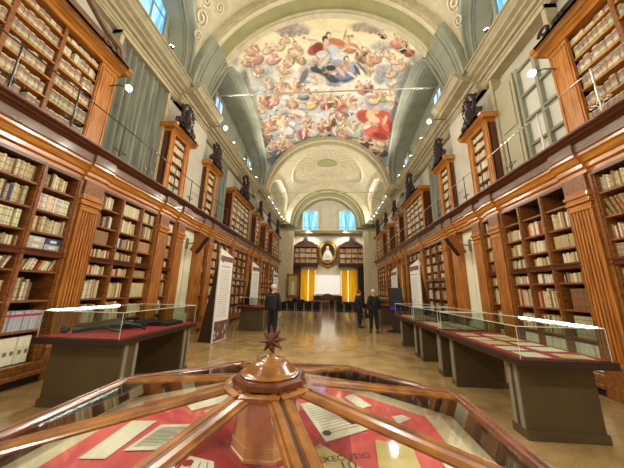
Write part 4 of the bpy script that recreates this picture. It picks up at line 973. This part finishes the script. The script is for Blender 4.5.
# ------------------------------------------------------------------ OCTAGONAL TABLE in the foreground
TW = mat('table_wood', (160,104,42), .24, coat=.5, noise=((106,62,24), 3), wood=True, scale=(3, 3, 3)); TWD = mat('table_wood_dark', (116,64,28), .24, coat=.5, noise=((76,38,18), 3), wood=True, scale=(3, 3, 3))
OC = Vector((-.29, 1.32)); FZ, TZ, HZ = 1.05, .955, 1.212
OV = [(-1.06,.42),(-.43,.9),(.43,.9),(1.06,.42),(1.06,-.42),(.43,-.9),(-.43,-.9),(-1.06,-.42)]
def ov(i, k=1., z=FZ): a = OV[i % 8]; return Vector((OC.x+a[0]*k, OC.y+a[1]*k, z))
def hb(i, r=.17, z=HZ): a = OV[i % 8]; l = math.hypot(a[0], a[1]); return Vector((OC.x+a[0]/l*r, OC.y+a[1]/l*r, z))
T = thing('octagonal_display_table', (OC.x, OC.y, 0), 'large octagonal wooden display table with radiating glass roof in the foreground', 'display table')
RP = [(-.056,-.014),(-.056,-.006),(-.05,-.001),(-.042,-.003),(-.036,.005),(-.012,.007),(-.006,.0),(.006,.0),(.012,.007),(.036,.005),(.042,-.003),(.05,-.001),(.056,-.006),(.056,-.014)]
OPF = [(-.04,-.028),(-.04,-.004),(-.03,.004),(-.018,.0),(-.008,.009),(.014,.01),(.026,.006),(.034,-.004),(.034,-.028)]
for i in range(8):
    p, q = hb(i), ov(i, .985)
    MB().beam(p, q, RP).build('roof_rib', TW, T); MB().beam(p, q, [(-.004,-.004),(-.004,.003),(.004,.003),(.004,-.004)]).build('rib_groove_shade', WDEEP, T)  # thin dark strip paints the shade of the gap between paired frames
    a, b = ov(i), ov(i+1); MB().beam(a, b, OPF).build('outer_rail', TWD, T)
    # inner frame strips beside each glass pane
    g0, g1, g2, g3 = ov(i, .96, FZ+.004), ov(i+1, .96, FZ+.004), hb(i+1, .2, HZ-.006), hb(i, .2, HZ-.006)
    MB().beam(hb(i, .2), hb(i+1, .2), [(-.026,-.012),(-.026,.0),(0,.005),(.026,.0),(.026,-.012)]).build('hub_rail', TW, T)
    m = MB(); n = (g1-g0).cross(g3-g0).normalized()*.004
    m.add([g0, g1, g2, g3, g0+n, g1+n, g2+n, g3+n], [(3,2,1,0),(4,5,6,7),(0,1,5,4),(1,2,6,5),(2,3,7,6),(3,0,4,7)]); m.build('glass_pane', GLASSD, T)
    # side walls of the tray
    m = MB(); a, b, c, d = ov(i, 1., FZ-.02), ov(i+1, 1., FZ-.02), ov(i+1, 1., .78), ov(i, 1., .78); a2, b2, c2, d2 = [Vector((OC.x+(v.x-OC.x)*.965, OC.y+(v.y-OC.y)*.965, v.z)) for v in (a, b, c, d)]
    m.add([a,b,c,d,a2,b2,c2,d2], [(0,1,2,3),(7,6,5,4),(0,4,5,1),(3,2,6,7)]); m.build('tray_side', WDEEP, T)
m = MB(); n = 8; vs = [ov(i, .96, TZ-.03) for i in range(8)]+[ov(i, .96, TZ-.02) for i in range(8)]; m.add(vs, [tuple(range(7, -1, -1)), tuple(range(8, 16))]+[(i, (i+1) % 8, 8+(i+1) % 8, 8+i) for i in range(8)]); m.build('tray_floor', mat('cream_tray_board', (206,192,166), .6), T)
m = MB(); vs = [ov(i, .80, TZ-.018) for i in range(8)]+[ov(i, .80, TZ) for i in range(8)]; m.add(vs, [tuple(range(7, -1, -1)), tuple(range(8, 16))]+[(i, (i+1) % 8, 8+(i+1) % 8, 8+i) for i in range(8)]); m.build('red_lining', PINKC, T)
m = MB(); vs = [ov(i, .37, TZ) for i in range(8)]+[ov(i, .37, TZ+.0015) for i in range(8)]; m.add(vs, [tuple(range(8, 16))]+[(i, (i+1) % 8, 8+(i+1) % 8, 8+i) for i in range(8)]); m.build('inner_red_cloth', REDC, T)
m = MB(); m.lathe([(.166,TZ),(.166,TZ+.01),(.16,TZ+.012),(.16,TZ+.05),(.157,TZ+.052),(.15,HZ-.04),(.15,HZ-.03),(.15,HZ)], (OC.x, OC.y, 0), 8, PI/8); m.build('centre_post', mat('burr_wood', (236,180,128), .35, coat=.4, noise=((206,142,92), 9), wood=True), T)
m = MB(); m.lathe([(.168,HZ),(.178,HZ+.008),(.178,HZ+.03),(.166,HZ+.04)], (OC.x, OC.y, 0), 8, PI/8); m.build('cap_plate', TWD, T)
capz = HZ+.04
m = MB(); m.lathe([(.14,0),(.143,.008),(.134,.016),(.124,.02),(.118,.03),(.1,.055),(.09,.072),(.078,.084),(.066,.088),(.062,.096),(.04,.1),(.032,.108),(.028,.118),(.011,.124),(.009,.14)], (OC.x, OC.y, capz), 40); m.v = [(x, y, capz+(z-capz)*.66) for x, y, z in m.v]; dome = m.build('cap_dome', TW, T, smooth=True)
st = MB(); sc_ = Vector((OC.x, OC.y, capz+.148)); vs = []
for k in range(16):
    r = .08 if k % 4 == 0 else (.072 if k % 2 == 0 else .034); a = PI*k/8+.12; vs.append((sc_.x+r*math.cos(a), sc_.y, sc_.z+r*math.sin(a)))
vs += [(sc_.x, sc_.y-.024, sc_.z), (sc_.x, sc_.y+.024, sc_.z)]
st.add(vs, [(k, (k+1) % 16, 16) for k in range(16)]+[((k+1) % 16, k, 17) for k in range(16)])
st.lathe([(.01,-.05),(.016,-.03),(.008,-.01)], (sc_.x, sc_.y, sc_.z), 12); st.build('star_finial', WDARK, dome)
m = MB(); m.lathe([(.8,0),(.82,.06),(.72,.1),(.7,.7),(.8,.74),(.98,.78)], (OC.x, OC.y, 0), 8, PI/8); m.build('table_base', WMID, T)
# papers under glass
def sheet(pts, z, matl, label, name='document', lines=None, cat='document'):
    m = MB(); vs = [(x, y, zz) for zz in (z, z+.0015) for x, y in pts]; n = len(pts)
    m.add(vs, [tuple(range(n-1, -1, -1)), tuple(range(n, 2*n))]+[(i, (i+1) % n, n+(i+1) % n, n+i) for i in range(n)])
    o = m.build(name, matl, None); tag(o, label, cat, 'sheets under the glass of the octagonal table'); return o
def onz(x, y, z):
    d = CAMR @ Vector(((x-312)/FPX, (234-y)/FPX, -1)); t = (z-CAMO.z)/d.z; p = CAMO+d*t; return (p.x, p.y)
def px_sheet(pp, matl, label, nl=0, margin=.12, lw=.012, ink=None, dz=0, red=False):
    z = TZ+.003+dz; P = [Vector(onz(x, y, z)) for x, y in pp]; o = sheet([tuple(p) for p in P], z, matl, label)
    if nl and len(P) == 4:
        ln = MB(); a, b, c, d = P
        nl = nl*2 if nl > 3 else nl
        for k in range(nl):
            t = margin+(1-2*margin)*(k+.5)/nl; l, r = a.lerp(d, t), b.lerp(c, t); l, r = l.lerp(r, margin), r.lerp(l, margin*random.uniform(1, 2.2))
            w = (d-a).normalized()*lw*.3; ln.add([(l.x, l.y, z+.0022), (r.x, r.y, z+.0022), (r.x+w.x, r.y+w.y, z+.0022), (l.x+w.x, l.y+w.y, z+.0022)], [(0,1,2,3)])
        ln.build('text_lines', ink or INK, o)
    return o
px_sheet([(132,421),(157,421),(105,459),(78,459)], PAPER, 'blank-looking white caption sheet at far left under the octagonal glass', 0)
px_sheet([(161,425),(199,424),(160,450),(123,451)], PAPER, 'white sheet with fine text just right of the blank caption sheet', 7)
px_sheet([(186,405),(232,393),(240,398),(192,411)], PAPER, 'narrow bright strip of paper left of the wooden centre post', 0)
px_sheet([(204,411),(236,400),(248,414),(214,424)], PAPERY, 'pale sheet partly hidden by a rib, left of the centre post', 4)
px_sheet([(176,472),(190,456),(214,462),(214,480),(176,486)][:4], PAPER, 'sheet with a red seal at the bottom edge of the picture', 3)
px_sheet([(300,404),(326,400),(374,428),(326,442)], PAPER, 'printed title page with round stamp, right of the centre post', 6, .1)
px_sheet([(268,475),(320,444),(368,472),(330,500)], PAPERY, 'large printed heading page at the bottom centre under the glass', 0, .1)
px_sheet([(375,440),(412,446),(424,475),(380,478)], PAPERY, 'plain yellow aged leaf lying on crimson cloth, right of centre', 0)
px_sheet([(344,397),(353,394),(372,406),(361,409)], PAPER, 'small white caption card nearest the cream border, right side', 0)
px_sheet([(338,416),(347,415),(363,423),(352,425)], PAPER, 'small grey caption card beside the round-stamp title page', 2)
px_sheet([(392,417),(402,415),(411,419),(398,424)], PAPER, 'small white card between rib and cream border, far right', 0)
px_sheet([(438,456),(450,460),(470,478),(452,478)], PAPER, 'white sheet at the right end under the last glass pane', 0)
m = MB(); m.lathe([(.02, 0), (.02, .0012)], (*onz(188, 463, TZ+.005), TZ+.0052), 20); o = m.build('red_seal', INKR, None); par = [q for q in C.objects if q.get('label') == 'sheet with a red seal at the bottom edge of the picture'][0]; wl = o.location.copy(); o.parent = par; o.location = wl-par.location
m = MB(); m.lathe([(.022, 0), (.022, .0012)], (*onz(327, 433, TZ+.005), TZ+.0052), 20); o = m.build('round_stamp', INK, None); par = [q for q in C.objects if q.get('label') == 'printed title page with round stamp, right of the centre post'][0]; wl = o.location.copy(); o.parent = par; o.location = wl-par.location
# lettering on two of the pages
def text(body, px, py, size, ang, matl, parent_label, z):
    c = bpy.data.curves.new('lettering', 'FONT'); c.body = body; c.size = size; c.extrude = .0004; c.align_x = 'CENTER'
    tmp = bpy.data.objects.new('tmp', c); C.objects.link(tmp); me = bpy.data.meshes.new_from_object(tmp); bpy.data.objects.remove(tmp); me.name = 'lettering'; me.materials.clear()
    o = bpy.data.objects.new('lettering', me); C.objects.link(o); p = onz(px, py, z)
    o.data.materials.append(matl)
    par = [q for q in C.objects if q.get('label') == parent_label][0]; o.parent = par
    o.location = Vector((p[0], p[1], z))-par.location; o.rotation_euler = (0, 0, math.radians(ang)); return o
Lb = 'large printed heading page at the bottom centre under the glass'
text('DE EXECUTIO', 337, 461, .05, 15, INK, Lb, TZ+.0055); text('10', 350, 470, .075, 15, INK, Lb, TZ+.0055)

# ------------------------------------------------------------------ banners
def banner(x, y, w, h, rz, label, s):
    t = thing('exhibition_banner', (x, y, 0), label, 'banner', 'tall wedge-shaped exhibition banners', rz)
    mi = s
    # local: face in the x-z plane towards -y, wedge going back
    f = MB().add([(-w/2, 0, .0), (w/2, 0, .0), (w/2, .0, h*(.93 if mi < 0 else 1)), (-w/2, 0, h*(1 if mi < 0 else .93)), (-w/2, .05, 0), (w/2, .05, 0), (w/2, .05, h*(.93 if mi < 0 else 1)), (-w/2, .05, h*(1 if mi < 0 else .93))], [(0,1,2,3), (7,6,5,4), (0,4,5,1), (1,5,6,2), (2,6,7,3), (3,7,4,0)])
    f.build('printed_panel', WHITE, t)
    q = MB(); zt = h*.86
    q.box((-w/2+.02, -.006, .02), (w/2-.02, -.001, .62), (96,82,78)); 
    r2 = random.Random(5)
    for k in range(26): a, b = r2.uniform(-w/2+.05, w/2-.1), r2.uniform(.05, .55); q.ball((a, -.006, b), .05, .004, .06, 8, 4, r2.choice(((150,46,44),(196,188,176),(70,60,60),(120,110,104),(176,70,56))))
    q.build('printed_picture', PAINT, t); q = MB(); q.add([(-w/2+.02, -.004, zt), (w/2-.02, -.004, zt), (w/2-.02, -.004, h*.92), (-w/2+.02, -.004, h*.92)], [(0,1,2,3)], (120,92,84))
    for k in range(12): a = r2.uniform(-w/2+.06, w/2-.08); q.ball((a, -.006, h*.88+r2.uniform(-.08, .1)), .05, .003, .05, 8, 4, r2.choice(((150,110,100),(136,100,92),(128,92,84))))
    q.build('printed_picture', PAINT, t)
    l = MB()
    for k in range(26):
        zz = .75+k*(zt-1.0)/26; e = r2.uniform(.02, .14); l.box((-w/2+.07, -.004, zz), (w/2-.07-e, -.001, zz+.014))
    l.box((-w/2+.12, -.004, zt-.2), (w/2-.16, -.001, zt-.15)); l.build('text_lines', mat('pale_grey_print', (176,178,180), .6), t)
    d = .5
    g = MB().add([(-w/2, .051, 0), (-w/2, .051, h*.92), (-w/2, d, 0), (w/2, .051, 0), (w/2, .051, h*.92), (w/2, d, 0)], [(0,1,2), (5,4,3), (0,2,5,3), (1,4,5,2), (0,3,4,1)])
    g.build('wedge_back', DARKB, t)
    return t
banner(-3.6, 8.4, .86, 3.0, math.radians(84), 'nearest tall white text banner on the left, red picture at its foot', -1)
banner(-3.6, 11.95, .86, 2.95, math.radians(84), 'second white text banner on the left, beyond the first display case', -1)
banner(-3.6, 16.6, .86, 2.9, math.radians(84), 'farthest white text banner on the left, right of the backpack wearer', -1)
banner(3.62, 10.85, .86, 3.0, math.radians(-84), 'nearest tall white text banner on the right, at the end of the cases', 1)
banner(3.62, 14.3, .86, 3.0, math.radians(-84), 'second white text banner on the right, behind the screen kiosk', 1)
# screen kiosk
t = thing('screen_kiosk', (2.9, 11.3, 0), 'upright digital screen kiosk with violet band, right of the two men', 'screen kiosk', rz=math.radians(-28))
MB().box((-.42, -.3, 0), (.42, .35, .03)).build('base_plate', BLACKP, t, bevel=.005)
MB().add([(-.2,-.02,.03),(.2,-.02,.03),(.2,.2,.03),(-.2,.2,.03),(-.2,-.02,1.0),(.2,-.02,1.0),(.2,.06,1.0),(-.2,.06,1.0)], [(3,2,1,0),(4,5,6,7),(0,1,5,4),(1,2,6,5),(2,3,7,6),(3,0,4,7)]).build('column', WDEEP, t)
MB().box((-.29, -.08, .85), (.29, -.03, 1.84)).build('display_housing', BLACKP, t, bevel=.006)
MB().box((-.26, -.086, .9), (.26, -.081, 1.8)).build('screen', TVD, t); MB().box((-.26, -.09, .92), (.26, -.0865, 1.02)).build('screen_band', TVE, t)

# ------------------------------------------------------------------ chairs
ch = thing('chair', (0, 0, 0), 'black upholstered chair with thin metal legs', 'chair', 'rows of audience chairs'); ORG[ch.name] = (0, 0, 0)
m = MB().box((-.23, -.22, .43), (.23, .22, .49)); m.build('seat', BLACKC, ch, bevel=.02)
m = MB().add([(-.22, -.22, .55), (.22, -.22, .55), (.22, -.28, .92), (-.22, -.28, .92), (-.22, -.18, .55), (.22, -.18, .55), (.22, -.25, .92), (-.22, -.25, .92)], [(0,1,2,3), (7,6,5,4), (0,4,5,1), (1,5,6,2), (2,6,7,3), (3,7,4,0)]); m.build('backrest', BLACKC, ch, bevel=.015)
for sx in (-1, 1):
    MB().tube([(sx*.22, .2, 0), (sx*.22, .19, .45)], .012, 6).build('leg', STEEL, ch)
    MB().tube([(sx*.22, -.24, 0), (sx*.22, -.2, .46), (sx*.22, -.26, .9)], .012, 6).build('leg', STEEL, ch)
rows = [(15.6, 'nearest row'), (16.6, 'second row'), (17.6, 'third row'), (18.6, 'fourth row')]
first = True
for bx, side in ((-2.85, 'left'), (.62, 'right')):
    for y, rn in rows:
        for k in range(5 if side == 'left' else 4):
            x = bx+k*.52+random.uniform(-.02, .02)
            c = ch if first else copy_tree(ch); first = False
            c.location = (x, y+random.uniform(-.04, .04), 0); c.rotation_euler = (0, 0, random.uniform(-.06, .06))
            c['label'] = 'black chair, %s from left, %s of the %s block' % (ORD[k], rn, side)
for k, x in enumerate((-2.9, -2.3, .2, .8)):
    c = copy_tree(ch); c.location = (x, 21.3, 0); c.rotation_euler = (0, 0, 0)
    c['label'] = 'far dark chair by the conference table, %s from the left' % ORD[k]; c['group'] = 'chairs by the conference table'

# ------------------------------------------------------------------ people (skin-modified skeletons)
def skin_obj(name, verts, edges, radii, matl, parent, root=0, sub=1):
    me = bpy.data.meshes.new(name); me.from_pydata(verts, edges, []); o = bpy.data.objects.new(name, me); C.objects.link(o); o.parent = parent
    sk = o.modifiers.new('skin', 'SKIN'); sk.use_smooth_shade = True
    lay = me.skin_vertices[0].data if me.skin_vertices else None
    if lay is None:
        bpy.context.view_layer.objects.active = o; 
        raise RuntimeError('no skin layer')
    for i, r in enumerate(radii):
        lay[i].radius = r if isinstance(r, tuple) else (r, r); lay[i].use_root = (i == root)
    sb = o.modifiers.new('sub', 'SUBSURF'); sb.levels = sub; sb.render_levels = sub
    me.materials.append(matl); return o
def add_skin_layer(me):
    pass
def person(loc, rz, H, label, jacket, trousers, hairm, stride=.12, arm=0, long_coat=False):
    t = thing('person', loc, label, 'person', rz=rz); k = H/1.75
    # local: facing +y
    J = {'pel': (0,0,.95), 'sp': (0,-.01,1.15), 'ch': (0,-.015,1.33), 'nk': (0,0,1.48), 'hd0': (0,.015,1.55), 'hd1': (0,.02,1.63), 'hd2': (0,.01,1.71),
         'shl': (-.17,0,1.41), 'ell': (-.25,-.03,1.14), 'wrl': (-.24,.06+arm*.1,.9), 'hnl': (-.23,.1+arm*.1,.82),
         'shr': (.17,0,1.41), 'elr': (.25,-.05,1.14), 'wrr': (.23,.05,.9), 'hnr': (.22,.09,.82),
         'hpl': (-.09,0,.9), 'knl': (-.1,.02+stride*.5,.5), 'anl': (-.1,stride,.09), 'tol': (-.11,stride+.15,.035),
         'hpr': (.09,0,.9), 'knr': (.1,.04-stride*.4,.5), 'anr': (.1,-stride,.09), 'tor': (.11,-stride+.15,.035)}
    names = list(J); V = [tuple(c*k for c in J[n]) for n in names]; ix = {n: i for i, n in enumerate(names)}
    E = [('pel','sp'),('sp','ch'),('ch','nk'),('nk','hd0'),('hd0','hd1'),('hd1','hd2'),('ch','shl'),('shl','ell'),('ell','wrl'),('wrl','hnl'),('ch','shr'),('shr','elr'),('elr','wrr'),('wrr','hnr'),('pel','hpl'),('hpl','knl'),('knl','anl'),('anl','tol'),('pel','hpr'),('hpr','knr'),('knr','anr'),('anr','tor')]
    R0 = {'pel':(.14,.1),'sp':(.13,.095),'ch':(.15,.1),'nk':.055,'hd0':.075,'hd1':.088,'hd2':.07,'shl':.055,'ell':.043,'wrl':.032,'hnl':.025,'shr':.055,'elr':.043,'wrr':.032,'hnr':.025,'hpl':.085,'knl':.06,'anl':.042,'tol':.03,'hpr':.085,'knr':.06,'anr':.042,'tor':.03}
    def mk(nm, keep, grow, matl, sub=2, extra=None):
        kk = [n for n in names if n in keep]; id2 = {n: i for i, n in enumerate(kk)}
        vs = [V[ix[n]] for n in kk]; es = [(id2[a], id2[b]) for a, b in E if a in id2 and b in id2]
        if nm == 'body': R_ = {n: ((v[0]-.03, v[1]-.025) if isinstance(v, tuple) else v) for n, v in R0.items()}
        else: R_ = R0
        rr = [tuple((q+grow)*k for q in (R_[n] if isinstance(R_[n], tuple) else (R_[n], R_[n]))) for n in kk]
        me = bpy.data.meshes.new(nm); me.from_pydata(vs, es, []); o = bpy.data.objects.new(nm, me); C.objects.link(o); o.parent = t
        bm = bmesh.new(); bm.from_mesh(me); lay = bm.verts.layers.skin.verify(); bm.verts.ensure_lookup_table()
        for i, r in enumerate(rr): bm.verts[i][lay].radius = r; bm.verts[i][lay].use_root = (i == 0)
        bm.to_mesh(me); bm.free()
        sk = o.modifiers.new('skin', 'SKIN'); sk.use_smooth_shade = True
        sb = o.modifiers.new('sub', 'SUBSURF'); sb.levels = sub; sb.render_levels = sub
        me.materials.append(matl); return o
    mk('body', names, 0, SKIN)
    mk('jacket', ['sp','ch','nk','pel','shl','ell','wrl','shr','elr','wrr'], .034, jacket)
    mk('trousers', ['pel','sp','hpl','knl','anl','hpr','knr','anr'], .022, trousers)
    for a, b in (('anl','tol'), ('anr','tor')):
        p, q = Vector(J[a])*k, Vector(J[b])*k; m = MB(); m.tube([(p.x, p.y-.06, .045), (p.x, p.y, .06), (q.x, q.y-.04, .05), (q.x, q.y+.03, .035)], [.035, .05, .045, .025], 8); o = m.mesh('shoe', SHOE, (0,0,0), True); so = bpy.data.objects.new('shoe', o); C.objects.link(so); so.parent = t
    # hair cap, ears, nose, fingers
    m = MB(); m.ball((0, -.01*k, 1.665*k), .092*k, .1*k, .09*k, 14, 8); cut = []
    o = m.mesh('hair', hairm, (0,0,0), True); ho = bpy.data.objects.new('hair', o); C.objects.link(ho); ho.parent = t
    f = MB()
    for q in (-1, 1): f.ball((q*.088*k, .015*k, 1.61*k), .014*k, .02*k, .03*k, 8, 5)
    f.tube([(0, .095*k, 1.63*k), (0, .12*k, 1.59*k), (0, .1*k, 1.58*k)], [.008*k, .014*k, .01*k], 6)
    o = f.mesh('face_features', SKIN, (0,0,0), True); fo = bpy.data.objects.new('face_features', o); C.objects.link(fo); fo.parent = t
    e = MB()
    for q in (-1, 1): e.ball((q*.032*k, .1*k, 1.635*k), .011*k)
    o = e.mesh('eyes', BLACKP, (0,0,0), True); eo = bpy.data.objects.new('eyes', o); C.objects.link(eo); eo.parent = t
    for hn, sx in (('hnl', -1), ('hnr', 1)):
        h = Vector(J[hn])*k; m = MB(); m.ball(h, .028*k, .038*k, .05*k, 8, 6)
        for j in range(4): oy = (-.03+.018*j)*k; L = (.07, .078, .074, .06)[j]*k; m.tube([h+Vector((0, oy, -.03*k)), h+Vector((-sx*.012*k, oy+.006*k, -.03*k-L*.55)), h+Vector((-sx*.03*k, oy+.008*k, -.03*k-L))], [.009*k, .0085*k, .006*k], 6)
        m.tube([h+Vector((0, .03*k, 0)), h+Vector((-sx*.01*k, .055*k, -.03*k)), h+Vector((-sx*.02*k, .06*k, -.055*k))], [.011*k, .01*k, .007*k], 6)
        o = m.mesh('hand', SKIN, (0,0,0), True); hd = bpy.data.objects.new('hand', o); C.objects.link(hd); hd.parent = t
    return t
person((-1.9, 8.5, 0), math.radians(-20), 1.84, 'grey-haired person in dark jacket standing behind the star finial, facing away', BLACKC, NAVYC, GREYH, .05)
person((1.86, 10.9, 0), math.radians(12), 1.76, 'balding grey-haired man in black seen from behind, mid-stride, right of centre', BLACKC, BLACKC, GREYH, .1)
person((1.42, 12.3, 0), math.radians(-60), 1.74, 'brown-haired person in black turned sideways beside the walking man', BLACKC, NAVYC, BROWNH, .05)
# backpack and hand bag
t = thing('backpack', (-1.86, 8.28, .98), 'dark backpack worn on the back of the grey-haired person at left', 'backpack', rz=math.radians(-20))
m = MB().box((-.15, -.17, .04), (.15, .03, .5)); m.build('pack_body', NAVYC, t, bevel=.05); MB().box((-.11, -.21, .06), (.11, -.16, .28)).build('front_pocket', BLACKC, t, bevel=.03)
for q in (-1, 1): MB().tube([(q*.1, .02, .5), (q*.12, .1, .53), (q*.13, .24, .42), (q*.12, .26, .2), (q*.1, .1, .08)], .016, 6).build('strap', BLACKC, t)
t = thing('handbag', (1.6, 11.0, .55), 'black shoulder bag held low between the two men on the right', 'bag')
MB().box((1.5, 10.95, .56), (1.72, 11.1, .95)).build('bag_body', BLACKP, t, bevel=.03); MB().tube([(1.54, 11.02, .94), (1.57, 11.0, 1.05), (1.66, 11.0, 1.05), (1.7, 11.02, .94)], .01, 6).build('handle', BLACKP, t)

# ------------------------------------------------------------------ world, light, view
w = bpy.data.worlds.new('world'); SC.world = w; w.use_nodes = True
w.node_tree.nodes['Background'].inputs[0].default_value = (.55, .7, .9, 1); w.node_tree.nodes['Background'].inputs[1].default_value = .5
SC.view_settings.view_transform = 'Standard'; SC.view_settings.look = 'None'; SC.view_settings.gamma = 1; SC.view_settings.use_curve_mapping = False
SC.view_settings.exposure = 1.15
